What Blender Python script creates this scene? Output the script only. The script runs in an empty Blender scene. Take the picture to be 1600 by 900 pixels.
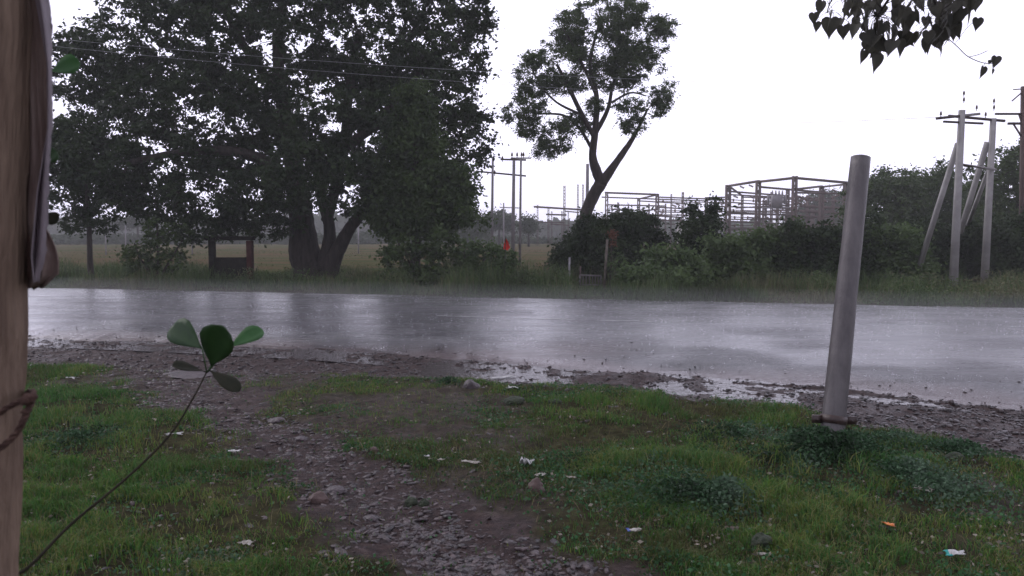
import bpy, math, random
import numpy as np
from mathutils import Vector, Matrix

rng = np.random.default_rng(7)
random.seed(7)
S = bpy.context.scene
COL = S.collection

# ------------------------------------------------------------------ camera
F = 1250.0; CAMH = 1.65; PITCH = math.atan(85/1250)
cam_d = bpy.data.cameras.new('camera'); cam = bpy.data.objects.new('camera', cam_d); COL.objects.link(cam)
cam.location = (0, 0, CAMH); cam.rotation_euler = (math.radians(90)-PITCH, 0, 0)
cam_d.sensor_width = 36; cam_d.lens = F/1600*36; cam_d.clip_start = 0.05; cam_d.clip_end = 5000
cam_d.dof.use_dof = True; cam_d.dof.focus_distance = 14; cam_d.dof.aperture_fstop = 11
S.camera = cam

# ------------------------------------------------------------------ sky, sun, exposure
W = bpy.data.worlds.new('World'); S.world = W; W.use_nodes = True
nt = W.node_tree; nt.nodes.clear()
out = nt.nodes.new('ShaderNodeOutputWorld'); bg = nt.nodes.new('ShaderNodeBackground')
sky = nt.nodes.new('ShaderNodeTexSky'); sky.sky_type = 'NISHITA'; sky.sun_disc = False
SUN_EL, SUN_AZ = math.radians(42), math.radians(-62)
sky.sun_elevation = SUN_EL; sky.sun_rotation = SUN_AZ; sky.dust_density = 5; sky.air_density = 1.5
mx = nt.nodes.new('ShaderNodeMix'); mx.data_type = 'RGBA'; mx.inputs[0].default_value = 0.95
tc = nt.nodes.new('ShaderNodeTexCoord'); nz = nt.nodes.new('ShaderNodeTexNoise'); nz.inputs['Scale'].default_value = 1.6
nz.inputs['Detail'].default_value = 4
rp = nt.nodes.new('ShaderNodeValToRGB')
rp.color_ramp.elements[0].position = .3; rp.color_ramp.elements[0].color = (12.2, 11.9, 14.8, 1)
rp.color_ramp.elements[1].position = .7; rp.color_ramp.elements[1].color = (13.6, 13.3, 16.2, 1)
L = nt.links.new
L(tc.outputs['Generated'], nz.inputs['Vector']); L(nz.outputs['Fac'], rp.inputs['Fac'])
# unseen sky overhead and behind the viewer dimmed, added to backlight the scene
sx = nt.nodes.new('ShaderNodeSeparateXYZ'); L(tc.outputs['Generated'], sx.inputs[0])
def mr(sock, a, b, c, d):
    q = nt.nodes.new('ShaderNodeMapRange'); q.interpolation_type = 'SMOOTHSTEP'
    for k_, v_ in zip(('From Min', 'From Max', 'To Min', 'To Max'), (a, b, c, d)): q.inputs[k_].default_value = v_
    L(sock, q.inputs['Value']); return q.outputs['Result']
m1 = nt.nodes.new('ShaderNodeMath'); m1.operation = 'MULTIPLY'
L(mr(sx.outputs['Z'], .32, .80, 1.0, .66), m1.inputs[0]); L(mr(sx.outputs['Y'], -.45, .45, .68, 1.0), m1.inputs[1])
vm = nt.nodes.new('ShaderNodeVectorMath'); vm.operation = 'SCALE'; L(rp.outputs['Color'], vm.inputs[0]); L(m1.outputs[0], vm.inputs['Scale'])
L(sky.outputs['Color'], mx.inputs['A']); L(vm.outputs['Vector'], mx.inputs['B'])
L(mx.outputs['Result'], bg.inputs['Color']); bg.inputs['Strength'].default_value = 0.10
L(bg.outputs['Background'], out.inputs['Surface'])
sd = bpy.data.lights.new('sun', 'SUN'); sd.energy = 0.8; sd.angle = math.radians(40); sd.color = (1, .97, .95)
so = bpy.data.objects.new('sun', sd); COL.objects.link(so)
sdir = Vector((math.sin(SUN_AZ)*math.cos(SUN_EL), math.cos(SUN_AZ)*math.cos(SUN_EL), math.sin(SUN_EL)))
so.rotation_euler = sdir.to_track_quat('Z', 'Y').to_euler(); so.location = (0, 0, 30)
S.view_settings.view_transform = 'Standard'; S.view_settings.look = 'None'
S.view_settings.gamma = 1; S.view_settings.use_curve_mapping = False
S.view_settings.exposure = 0.12
S.render.engine = 'CYCLES'
S.cycles.max_bounces = 8; S.cycles.volume_bounces = 1; S.cycles.transparent_max_bounces = 12

# ------------------------------------------------------------------ pixel helpers (real points at real depths)
cp, sp_ = math.cos(PITCH), math.sin(PITCH)
def ray(u, v):
    a = (u-800)/F; b = (450-v)/F
    return Vector((a, cp+b*sp_, -sp_+b*cp))
def P(u, v, Y):
    d = ray(u, v); t = Y/d.y
    return Vector((d.x*t, Y, CAMH+d.z*t))
def G(u, v, z=0.0):
    d = ray(u, v); t = (CAMH-z)/-d.z
    return Vector((d.x*t, d.y*t, z))
def mpp(Y): return Y/F      # metres per photo pixel at depth Y

# ------------------------------------------------------------------ numpy value noise
_T = rng.random((64, 64, 16))
def vnoise(x, y, z=0.0, s=1.0):
    x = np.asarray(x, float)*s; y = np.asarray(y, float)*s; z = np.asarray(z, float)*s + 0*x
    xi, yi, zi = np.floor(x).astype(int), np.floor(y).astype(int), np.floor(z).astype(int)
    fx, fy, fz = x-xi, y-yi, z-zi
    fx = fx*fx*(3-2*fx); fy = fy*fy*(3-2*fy); fz = fz*fz*(3-2*fz)
    def t(a, b, c): return _T[(xi+a) % 64, (yi+b) % 64, (zi+c) % 16]
    r = 0
    for a in (0, 1):
        for b in (0, 1):
            for c in (0, 1):
                r = r + t(a, b, c)*(fx if a else 1-fx)*(fy if b else 1-fy)*(fz if c else 1-fz)
    return r
def fbm(x, y, s=1.0, o=4):
    r = 0; a = 1; t = 0
    for k in range(o):
        r = r+a*vnoise(x, y, k*3.3, s); t += a; a *= .5; s *= 2.03
    return r/t
def sst(x, a, b):
    t = np.clip((x-a)/(b-a), 0, 1); return t*t*(3-2*t)

# ------------------------------------------------------------------ materials
def mat(name, base=(.2, .2, .2), rough=.6, spec=.5, metal=0.0, base2=None, nscale=4.0, bump=0.0, bscale=30.0,
        attr=None, coat=0.0, trans=0.0, base3=None, detail=5, stretch=None, roughvar=0.0):
    m = bpy.data.materials.new(name); m.use_nodes = True
    n = m.node_tree.nodes; l = m.node_tree.links.new
    b = n['Principled BSDF']
    b.inputs['Base Color'].default_value = (*base, 1); b.inputs['Roughness'].default_value = rough
    b.inputs['Specular IOR Level'].default_value = spec; b.inputs['Metallic'].default_value = metal
    b.inputs['Coat Weight'].default_value = coat; b.inputs['Coat Roughness'].default_value = .15
    t = n.new('ShaderNodeTexCoord'); src = t.outputs['Object']
    if stretch:
        mp = n.new('ShaderNodeMapping'); mp.inputs['Scale'].default_value = stretch; l(src, mp.inputs['Vector']); src = mp.outputs['Vector']
    colour = None
    if base2:
        z = n.new('ShaderNodeTexNoise'); z.inputs['Scale'].default_value = nscale; z.inputs['Detail'].default_value = detail
        z.inputs['Roughness'].default_value = .65
        l(src, z.inputs['Vector']); r = n.new('ShaderNodeValToRGB'); l(z.outputs['Fac'], r.inputs['Fac'])
        e = r.color_ramp.elements; e[0].position = .35; e[0].color = (*base, 1); e[1].position = .65; e[1].color = (*base2, 1)
        if base3:
            k = e.new(.8); k.color = (*base3, 1)
        colour = r.outputs['Color']
        if roughvar:
            ma = n.new('ShaderNodeMapRange'); ma.inputs['To Min'].default_value = rough-roughvar; ma.inputs['To Max'].default_value = rough+roughvar
            l(z.outputs['Fac'], ma.inputs['Value']); l(ma.outputs['Result'], b.inputs['Roughness'])
    if attr:
        a = n.new('ShaderNodeAttribute'); a.attribute_name = attr
        if colour is not None:
            q = n.new('ShaderNodeMix'); q.data_type = 'RGBA'; q.blend_type = 'MULTIPLY'; q.inputs[0].default_value = 1
            l(colour, q.inputs['A']); l(a.outputs['Color'], q.inputs['B']); colour = q.outputs['Result']
        else: colour = a.outputs['Color']
    if colour is not None: l(colour, b.inputs['Base Color'])
    if bump:
        z = n.new('ShaderNodeTexNoise'); z.inputs['Scale'].default_value = bscale; z.inputs['Detail'].default_value = 6
        l(src, z.inputs['Vector']); bp = n.new('ShaderNodeBump'); bp.inputs['Strength'].default_value = bump; bp.inputs['Distance'].default_value = .02
        l(z.outputs['Fac'], bp.inputs['Height']); l(bp.outputs['Normal'], b.inputs['Normal'])
    if trans:
        tr = n.new('ShaderNodeBsdfTranslucent'); ms = n.new('ShaderNodeMixShader'); ms.inputs[0].default_value = trans
        if colour is not None: l(colour, tr.inputs['Color'])
        else: tr.inputs['Color'].default_value = (*base, 1)
        l(b.outputs['BSDF'], ms.inputs[1]); l(tr.outputs['BSDF'], ms.inputs[2])
        l(ms.outputs['Shader'], n['Material Output'].inputs['Surface'])
    return m

M = {}
M['leaf_dark'] = mat('leaf_dark', (.014, .026, .012), .5, .18, base2=(.038, .060, .020), nscale=1.1, trans=.26)
M['leaf_mid'] = mat('leaf_mid', (.026, .046, .016), .5, .25, base2=(.070, .110, .030), nscale=1.3, trans=.3)
M['leaf_feather'] = mat('leaf_feather', (.034, .058, .022), .55, .2, base2=(.080, .115, .040), nscale=1.6, trans=.35)
M['leaf_light'] = mat('leaf_light', (.05, .085, .028), .55, .3, base2=(.10, .15, .05), nscale=1.2, trans=.3)
M['leaf_far'] = mat('leaf_far', (.035, .05, .03), .9, .05, base2=(.06, .08, .045), nscale=.5, trans=.05)
M['leaf_red'] = mat('leaf_red', (.11, .04, .025), .6, .2, base2=(.15, .08, .045), nscale=3, trans=.2)
M['bark'] = mat('bark', (.022, .018, .016), .8, .2, base2=(.058, .046, .040), nscale=3, bump=1.0, bscale=11, stretch=(3, 3, .6))
M['twig'] = mat('twig', (.05, .042, .03), .6, .3, base2=(.09, .075, .055), nscale=20)
M['bark_pale'] = mat('bark_pale', (.09, .075, .062), .9, .1, base2=(.15, .13, .11), nscale=8)
M['concrete'] = mat('concrete', (.22, .21, .205), .75, .4, base2=(.36, .345, .335), nscale=1.2, bump=.3, bscale=25)
M['steel_rust'] = mat('steel_rust', (.060, .038, .034), .7, .3, base2=(.12, .082, .074), nscale=2)
M['steel_grey'] = mat('steel_grey', (.16, .15, .16), .5, .5, base2=(.26, .24, .25), nscale=1.5)
M['steel_dark'] = mat('steel_dark', (.028, .016, .014), .45, .5, base2=(.055, .032, .026), nscale=14, bump=.3)
M['porcelain'] = mat('porcelain', (.10, .05, .04), .25, .5)
M['wire'] = mat('wire', (.30, .30, .32), .5, .5)
M['white_paint'] = mat('white_paint', (.12, .12, .125), .3, .5, base2=(.60, .60, .61), nscale=6, detail=8)
M['flag'] = mat('flag', (.62, .03, .02), .7, .2, trans=.25)
M['plastic_white'] = mat('plastic_white', (.34, .33, .31), .4, .4, base2=(.66, .66, .66), nscale=26, trans=.15)
M['paper_dirty'] = mat('paper_dirty', (.20, .18, .15), .6, .3, base2=(.42, .40, .36), nscale=26)
M['orange'] = mat('orange', (.62, .20, .03), .4, .4, base2=(.5, .13, .02), nscale=20)
M['teal'] = mat('teal', (.02, .30, .27), .4, .4)
M['blue'] = mat('blue', (.05, .09, .35), .4, .4)

# ------------------------------------------------------------------ object helpers
def tag(o, label=None, cat=None, group=None, kind=None):
    if label: o['label'] = label
    if cat: o['category'] = cat
    if group: o['group'] = group
    if kind: o['kind'] = kind
    return o
def thing(name, label, cat, loc=(0, 0, 0), group=None):
    o = bpy.data.objects.new(name, None); COL.objects.link(o); o.location = loc; o.empty_display_size = .1
    return tag(o, label, cat, group)
def np_mesh(name, V, faces_list, material, parent=None, smooth=False, colour=None, attrs=None):
    """V (n,3); faces_list = list of int arrays (m,k)"""
    V = np.asarray(V, np.float32)
    if parent is not None: V = V-np.array(parent.location, np.float32)
    me = bpy.data.meshes.new(name)
    loops = np.concatenate([f.ravel() for f in faces_list]).astype(np.int32)
    sizes = np.concatenate([np.full(len(f), f.shape[1], np.int32) for f in faces_list])
    me.vertices.add(len(V)); me.vertices.foreach_set('co', V.ravel())
    me.loops.add(len(loops)); me.loops.foreach_set('vertex_index', loops)
    starts = np.concatenate([[0], np.cumsum(sizes)[:-1]]).astype(np.int32)
    me.polygons.add(len(sizes)); me.polygons.foreach_set('loop_start', starts); me.polygons.foreach_set('loop_total', sizes)
    if smooth: me.polygons.foreach_set('use_smooth', np.ones(len(sizes), bool))
    if colour is not None:
        a = me.color_attributes.new('tint', 'FLOAT_COLOR', 'POINT')
        c = np.ones((len(V), 4), np.float32); c[:, :3] = colour; a.data.foreach_set('color', c.ravel())
    for k, v in (attrs or {}).items():
        a = me.attributes.new(k, 'FLOAT', 'POINT'); a.data.foreach_set('value', np.asarray(v, np.float32))
    me.update(calc_edges=True); me.validate()
    me.materials.append(material)
    o = bpy.data.objects.new(name, me); COL.objects.link(o)
    if parent is not None: o.parent = parent
    return o

class MB:
    def __init__(s): s.v = []; s.q = []; s.t = []; s.n = 0
    def add(s, V, Q=None, T=None):
        V = np.asarray(V, float)
        if Q is not None and len(Q): s.q.append(np.asarray(Q, int)+s.n)
        if T is not None and len(T): s.t.append(np.asarray(T, int)+s.n)
        s.v.append(V); s.n += len(V)
    def tube(s, pts, rad, sides=8, cap=True, wob=0.0):
        pts = [Vector(p) for p in pts]; n = len(pts)
        if not hasattr(rad, '__len__'): rad = [rad]*n
        tan = [(pts[min(i+1, n-1)]-pts[max(i-1, 0)]).normalized() for i in range(n)]
        up = Vector((0, 0, 1)) if abs(tan[0].z) < .9 else Vector((1, 0, 0))
        a = tan[0].cross(up).normalized()
        V = []
        for i in range(n):
            a = (a-tan[i]*a.dot(tan[i])).normalized(); b = tan[i].cross(a)
            for k in range(sides):
                th = 2*math.pi*k/sides; r = rad[i]*(1+wob*(random.random()-.5))
                V.append(pts[i]+(a*math.cos(th)+b*math.sin(th))*r)
        Q = [(i*sides+k, i*sides+(k+1) % sides, (i+1)*sides+(k+1) % sides, (i+1)*sides+k) for i in range(n-1) for k in range(sides)]
        T = []
        if cap:
            V.append(pts[0]); V.append(pts[-1]); c0 = n*sides; e = (n-1)*sides
            T = [(c0, (k+1) % sides, k) for k in range(sides)]+[(c0+1, e+k, e+(k+1) % sides) for k in range(sides)]
        s.add([tuple(p) for p in V], Q, T)
    def bar(s, a, b, w, h=None, roll=None):
        """box from a to b with cross-section w x h"""
        h = h or w; a = Vector(a); b = Vector(b); t = (b-a).normalized()
        up = Vector((0, 0, 1)) if abs(t.z) < .9 else Vector((0, 1, 0))
        x = t.cross(up).normalized()*w/2; y = x.cross(t).normalized()*h/2
        c = min(w, h)*.12
        V = []
        for p in (a, b):
            for sx, sy in ((-1, -1), (1, -1), (1, 1), (-1, 1)):
                V.append(tuple(p+x*sx+y*sy))
        s.add(V, [(0, 1, 2, 3), (7, 6, 5, 4), (0, 4, 5, 1), (1, 5, 6, 2), (2, 6, 7, 3), (3, 7, 4, 0)])
    def build(s, name, material, parent=None, smooth=False):
        fl = []
        if s.q: fl.append(np.concatenate(s.q))
        if s.t: fl.append(np.concatenate(s.t))
        return np_mesh(name, np.concatenate(s.v), fl, material, parent, smooth)

def curve_pts(pts, sub=5):
    pts = [Vector(p) for p in pts]
    if len(pts) < 3: return pts
    res = []
    for i in range(len(pts)-1):
        p0 = pts[max(i-1, 0)]; p1 = pts[i]; p2 = pts[i+1]; p3 = pts[min(i+2, len(pts)-1)]
        for k in range(sub):
            t = k/sub
            res.append(.5*((2*p1)+(p2-p0)*t+(2*p0-5*p1+4*p2-p3)*t*t+(3*p1-p0-3*p2+p3)*t**3))
    res.append(pts[-1]); return res

# ------------------------------------------------------------------ layout functions
def yfar(x): return 20.45-.265*x
_nx = [-60, -7.66, -5.41, -2.76, 0, 1.5, 3.38, 4.22, 4.81, 12, 40]
_ny = [26.55, 12.75, 12.2, 11.4, 10.25, 9.5, 8.75, 8.05, 7.5, 4.8, -4]
def ynear(x): return np.interp(x, _nx, _ny)
_gx = [-60, -6.05, -4.33, -2.21, -.59, .35, 1.36, 2.6, 3.0, 3.7, 6, 40]
_gy = [24.0, 10.05, 9.75, 9.3, 9.1, 8.65, 8.35, 7.55, 6.9, 5.6, 4.2, -10]
def ygrass(x): return np.interp(x, _gx, _gy)

_path = [G(u, v) for u, v in ((300, 575), (330, 640), (450, 705), (550, 765), (640, 830), (760, 890), (900, 960))]
_pw = [.9, .50, .42, .36, .34, .34, .4]
def path_d(x, y):
    """<1 inside the bare stony path"""
    best = np.full(np.shape(x), 99.0)
    for i in range(len(_path)-1):
        a, b = _path[i], _path[i+1]; dx, dy = b.x-a.x, b.y-a.y
        t = np.clip(((x-a.x)*dx+(y-a.y)*dy)/(dx*dx+dy*dy), 0, 1)
        w = _pw[i]+(_pw[i+1]-_pw[i])*t
        best = np.minimum(best, np.hypot(x-a.x-dx*t, y-a.y-dy*t)/w)
    return best
def bare(x, y):
    """0 grass .. 1 bare ground, near side"""
    n = fbm(x, y, 1.3, 4)-.5; n2 = fbm(x+9, y+4, 5, 3)-.5
    p = 1-sst(path_d(x, y)+n*2.4+n2*1.6, .55, 1.6)
    e = sst(y-ygrass(x)+n*1.0+n2*.3, -.30, .12)
    # worn patch in the middle and left behind
    c = G(600, 655); q = np.hypot((x-c.x)/1.3, (y-c.y)/1.5); w = (1-sst(q+n*1.3+n2*.6, .35, 1.25))*.72
    c = G(690, 780); q = np.hypot((x-c.x)/.75, (y-c.y)/.6); w3 = (1-sst(q+n*1.3, .35, 1.25))*.6
    c = G(1560, 800); q = np.hypot((x-c.x)/.7, (y-c.y)/.9); w4 = (1-sst(q+n*1.3, .3, 1.25))*.6
    c = G(400, 600); q = np.hypot((x-c.x)/1.7, (y-c.y)/.75); w2 = (1-sst(q+n*1.2, .3, 1.2))*.75
    return np.clip(np.maximum.reduce([p, e, w, w2, w3, w4]), 0, 1)
def zground(x, y):
    x = np.asarray(x, float); y = np.asarray(y, float)
    dg = ygrass(x)-y
    near = sst(dg, -.35, .45)
    z = -.047+near*.088
    rough = np.where(y < ynear(x)+.3, 1, .0)
    z = z+rough*((fbm(x, y, 1.1, 3)-.5)*.09*(.35+.65*near)+(fbm(x+3, y, 6, 3)-.5)*.052+(fbm(x+3, y, 17, 2)-.5)*.014)
    pd = path_d(x, y); z = z-(1-sst(pd, .3, 1.3))*.035*near
    far = sst(y-yfar(x), .1, 1.2)
    z = z+far*(.07+(fbm(x, y, .35, 3)-.5)*.25)
    # bank with the darker heap beside the road
    z = z+.05*np.exp(-(((x-1.15)/.45)**2+((y-9.15)/.28)**2))
    z = z+.05*np.exp(-(((x-1.6)/.2)**2+((y-9.3)/.2)**2))
    z = z+.028*sst(x, 2.75, 3.3)*sst(y-ygrass(x), -.3, .1)*(1-sst(y-ynear(x), -.75, -.35))*rough
    # kerb-like ridge of mud along right side
    z = z+np.where(x > 2.5, .035, 0.012)*np.exp(-((y-ynear(x)+.12+.1*(fbm(x, y*0, 2, 2)-.5))/.09)**2)*(fbm(x, y, 3, 2)+.2)
    return z

# ------------------------------------------------------------------ ground sheet
def stretch_axis(a, b, step, lo, hi, grow=1.22):
    core = list(np.arange(a, b+1e-6, step)); s = step; v = b
    r = []
    while v < hi: s = min(s*grow, 60); v += s; r.append(v)
    s = step; v = a; l = []
    while v > lo: s = min(s*grow, 60); v -= s; l.append(v)
    return np.array(l[::-1]+core+r)
gx = stretch_axis(-6.6, 6.2, .035, -480, 480); gy = stretch_axis(3.0, 12.5, .035, -60, 480, 1.12)
X, Y = np.meshgrid(gx, gy); Z = zground(X, Y)
nX, nY = len(gx), len(gy); idx = np.arange(nX*nY).reshape(nY, nX)
Q = np.stack([idx[:-1, :-1], idx[:-1, 1:], idx[1:, 1:], idx[1:, :-1]], -1).reshape(-1, 4)
V = np.stack([X, Y, Z], -1).reshape(-1, 3)
B = np.where(Y < ynear(X)+1, bare(X, Y), 0).ravel()
fld = sst(Y-yfar(X), 4, 9).ravel()
pth = (1-sst(path_d(X, Y), .6, 1.5)).ravel()

def ground_mat():
    m = bpy.data.materials.new('ground_soil'); m.use_nodes = True
    n = m.node_tree.nodes; l = m.node_tree.links.new; b = n['Principled BSDF']
    geo = n.new('ShaderNodeNewGeometry')
    def noise(s, d=5, stretch=None, r=.6):
        z = n.new('ShaderNodeTexNoise'); z.inputs['Scale'].default_value = s; z.inputs['Detail'].default_value = d; z.inputs['Roughness'].default_value = r
        if stretch:
            mp = n.new('ShaderNodeMapping'); mp.inputs['Scale'].default_value = stretch; l(geo.outputs['Position'], mp.inputs['Vector']); l(mp.outputs['Vector'], z.inputs['Vector'])
        else: l(geo.outputs['Position'], z.inputs['Vector'])
        return z.outputs['Fac']
    def ramp(f, *st):
        r = n.new('ShaderNodeValToRGB'); l(f, r.inputs['Fac']); e = r.color_ramp.elements
        e[0].position, e[0].color = st[0][0], (*st[0][1], 1); e[1].position, e[1].color = st[-1][0], (*st[-1][1], 1)
        for p, c in st[1:-1]:
            k = e.new(p); k.color = (*c, 1)
        return r.outputs['Color']
    def mixc(f, a, c):
        q = n.new('ShaderNodeMix'); q.data_type = 'RGBA'; l(f, q.inputs[0]); l(a, q.inputs['A']); l(c, q.inputs['B']); return q.outputs['Result']
    def at(k):
        a = n.new('ShaderNodeAttribute'); a.attribute_name = k; return a.outputs['Fac']
    soil = ramp(noise(14, 8, None, .75), (.34, (.012, .007, .007)), (.5, (.040, .024, .022)), (.66, (.090, .060, .054)))
    turf = ramp(noise(7, 8, None, .75), (.32, (.016, .020, .010)), (.5, (.048, .044, .026)), (.68, (.085, .085, .040)))
    near = mixc(at('bare'), turf, soil)
    field = ramp(noise(.30, 4, (.22, .8, 1)), (.36, (.040, .060, .022)), (.46, (.075, .075, .035)), (.54, (.105, .068, .045)), (.60, (.085, .075, .040)), (.70, (.045, .070, .024)))
    c = mixc(at('field'), near, field)
    l(c, b.inputs['Base Color'])
    rr = n.new('ShaderNodeMapRange'); rr.inputs['From Min'].default_value = .35; rr.inputs['From Max'].default_value = .65
    rr.inputs['To Min'].default_value = .45; rr.inputs['To Max'].default_value = .85; l(noise(3), rr.inputs['Value'])
    ws = n.new('ShaderNodeMath'); ws.operation = 'MULTIPLY_ADD'; l(at('bare'), ws.inputs[0]); ws.inputs[1].default_value = -.22; l(rr.outputs['Result'], ws.inputs[2]); l(ws.outputs[0], b.inputs['Roughness'])
    sm = n.new('ShaderNodeMath'); sm.operation = 'MULTIPLY'; l(at('bare'), sm.inputs[0]); sm.inputs[1].default_value = .13; l(sm.outputs[0], b.inputs['Specular IOR Level'])
    bp = n.new('ShaderNodeBump'); bp.inputs['Strength'].default_value = 1.0; bp.inputs['Distance'].default_value = .035
    l(noise(24, 8, None, .75), bp.inputs['Height']); l(bp.outputs['Normal'], b.inputs['Normal'])
    return m
g = np_mesh('ground', V, [Q], ground_mat(), smooth=True, attrs={'bare': B, 'field': fld, 'path': pth})
tag(g, kind='structure')

# ------------------------------------------------------------------ road
def road_mat():
    m = bpy.data.materials.new('wet_asphalt'); m.use_nodes = True
    n = m.node_tree.nodes; l = m.node_tree.links.new; b = n['Principled BSDF']
    geo = n.new('ShaderNodeNewGeometry')
    def noise(s, d=5, stretch=None, r=.6):
        z = n.new('ShaderNodeTexNoise'); z.inputs['Scale'].default_value = s; z.inputs['Detail'].default_value = d; z.inputs['Roughness'].default_value = r
        src = geo.outputs['Position']
        if stretch:
            mp = n.new('ShaderNodeMapping'); mp.inputs['Rotation'].default_value = (0, 0, math.radians(14.8)); mp.inputs['Scale'].default_value = stretch
            l(src, mp.inputs['Vector']); src = mp.outputs['Vector']
        l(src, z.inputs['Vector']); return z.outputs['Fac']
    r = n.new('ShaderNodeValToRGB'); l(noise(1.2, 6, (.25, 1, 1)), r.inputs['Fac'])
    e = r.color_ramp.elements; e[0].position = .35; e[0].color = (.022, .021, .025, 1); e[1].position = .68; e[1].color = (.060, .054, .060, 1)
    # mud carried onto the near edge
    at = n.new('ShaderNodeAttribute'); at.attribute_name = 'mud'
    q = n.new('ShaderNodeMix'); q.data_type = 'RGBA'; l(at.outputs['Fac'], q.inputs[0]); l(r.outputs['Color'], q.inputs['A']); q.inputs['B'].default_value = (.085, .052, .050, 1)
    l(q.outputs['Result'], b.inputs['Base Color'])
    rr = n.new('ShaderNodeMapRange'); rr.inputs['From Min'].default_value = .35; rr.inputs['From Max'].default_value = .68
    rr.inputs['To Min'].default_value = .10; rr.inputs['To Max'].default_value = .42
    l(noise(1.3, 6, (.22, 1.3, 1), .7), rr.inputs['Value']); l(rr.outputs['Result'], b.inputs['Roughness'])
    b.inputs['Specular IOR Level'].default_value = .6
    b.inputs['Coat Weight'].default_value = .5; b.inputs['Coat Roughness'].default_value = .12
    b1 = n.new('ShaderNodeBump'); b1.inputs['Strength'].default_value = .8; b1.inputs['Distance'].default_value = .008
    l(noise(19, 5, (.55, 1, 1), .75), b1.inputs['Height'])
    ca = n.new('ShaderNodeAttribute'); ca.attribute_name = 'coarse'; cm = n.new('ShaderNodeMath'); cm.operation = 'MULTIPLY_ADD'; cm.inputs[1].default_value = .034; cm.inputs[2].default_value = .009; l(ca.outputs['Fac'], cm.inputs[0]); l(cm.outputs[0], b1.inputs['Distance'])
    v = n.new('ShaderNodeTexVoronoi'); v.inputs['Scale'].default_value = 9; l(geo.outputs['Position'], v.inputs['Vector'])
    b2 = n.new('ShaderNodeBump'); b2.inputs['Strength'].default_value = .25; b2.inputs['Distance'].default_value = .005
    l(v.outputs['Distance'], b2.inputs['Height']); l(b1.outputs['Normal'], b2.inputs['Normal'])
    l(b2.outputs['Normal'], b.inputs['Normal']); l(b2.outputs['Normal'], b.inputs['Coat Normal'])
    return m
rx = np.unique(np.concatenate([np.arange(-140, -12, 1.0), np.arange(-12, 12, .05), np.arange(12, 60, .6)]))
tt = np.linspace(0, 1, 60)
RX, TT = np.meshgrid(rx, tt)
edge = (fbm(RX, RX*0+3, 1.2, 5)-.5)*.75+(fbm(RX, RX*0+13, 7, 3)-.5)*.16
y0 = ynear(RX)+edge+.05; y1 = yfar(RX)+(fbm(RX, RX*0+8, .9, 5)-.5)*.7
RY = y0+(y1-y0)*TT
RZ = -.03+.045*np.minimum(1, TT*9)+.07*np.sin(np.pi*TT)**.8+(fbm(RX, RY, .8, 3)-.5)*.02*np.minimum(1, TT*8) - .02*(TT < .001)
idx = np.arange(RX.size).reshape(RX.shape)
Q = np.stack([idx[:-1, :-1], idx[:-1, 1:], idx[1:, 1:], idx[1:, :-1]], -1).reshape(-1, 4)
mud = (1-sst((RY-ynear(RX))+(fbm(RX, RY, 1.1, 4)-.5)*1.6, .1, 1.1))*.8
mud = np.maximum(mud, np.exp(-(((RX-.75)/.9)**2+((RY-11.0)/.8)**2))*.6)
coarse = sst(fbm(RX, RY, .7, 4)+.35*(1-sst(RY-ynear(RX), .5, 3.8))*sst(RX, -3, 2)-.12, .38, .72)
rd = tag(np_mesh('road', np.stack([RX, RY, RZ], -1).reshape(-1, 3), [Q], road_mat(), smooth=True, attrs={'mud': mud.ravel(), 'coarse': coarse.ravel()}), kind='structure')
def road_z(x, y):
    a = ynear(x); t = np.clip((y-a)/(yfar(x)-a), 0, 1)
    return -.03+.045*np.minimum(1, t*9)+.07*np.sin(np.pi*t)**.8+(fbm(x, y, .8, 3)-.5)*.02*np.minimum(1, t*8)
def marking(x0, x1, off, w):
    xs = np.arange(x0, x1, .15); V = []
    for j in (0, .5, 1):
        wn = (fbm(xs, xs*0+j*7, 5, 2)-.5)*.03*(0 if j == .5 else 1)
        ys = yfar(xs)-off+w*(j-.5)+wn
        V.append(np.stack([xs, ys, road_z(xs, ys)+.006], -1))
    n = len(xs); V = np.concatenate(V)
    Q = np.concatenate([np.array([(j*n+i, j*n+i+1, (j+1)*n+i+1, (j+1)*n+i) for i in range(n-1)]) for j in (0, 1)])
    return np_mesh('road_marking', V, [Q], M['white_paint'], rd)
marking(-8.4, -2.7, .62, .07)
for x0, x1 in ((-13.5, -10.5), (-1.45, -.1), (.1, 1.2), (1.6, 2.6),):
    marking(x0, x1, 5.65, .06)
# puddles along the near edge of the road
def water_mat():
    m = mat('muddy_water', (.055, .045, .045), .07, .6, bump=.9, bscale=11)
    return m
for (x0, x1, nm) in ((-7.6, -1.6, 'c'), (-1.1, 1.05, 'a'), (1.45, 4.4, 'b')):
    xs = np.linspace(x0, x1, 60); t = (xs-x0)/(x1-x0)
    yb = ygrass(xs)-.25 if nm != 'c' else ynear(xs)-.75; yt = ynear(xs)+.15+0*t
    yt = np.maximum(yt, yb+.02)
    V = np.concatenate([np.stack([xs, yb, xs*0-.038], -1), np.stack([xs, yt, xs*0-.038], -1)])
    Q = np.array([(i, i+1, 61+i, 60+i) for i in range(59)])
    tag(np_mesh('puddle', V, [Q], water_mat()), kind='structure')

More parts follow.
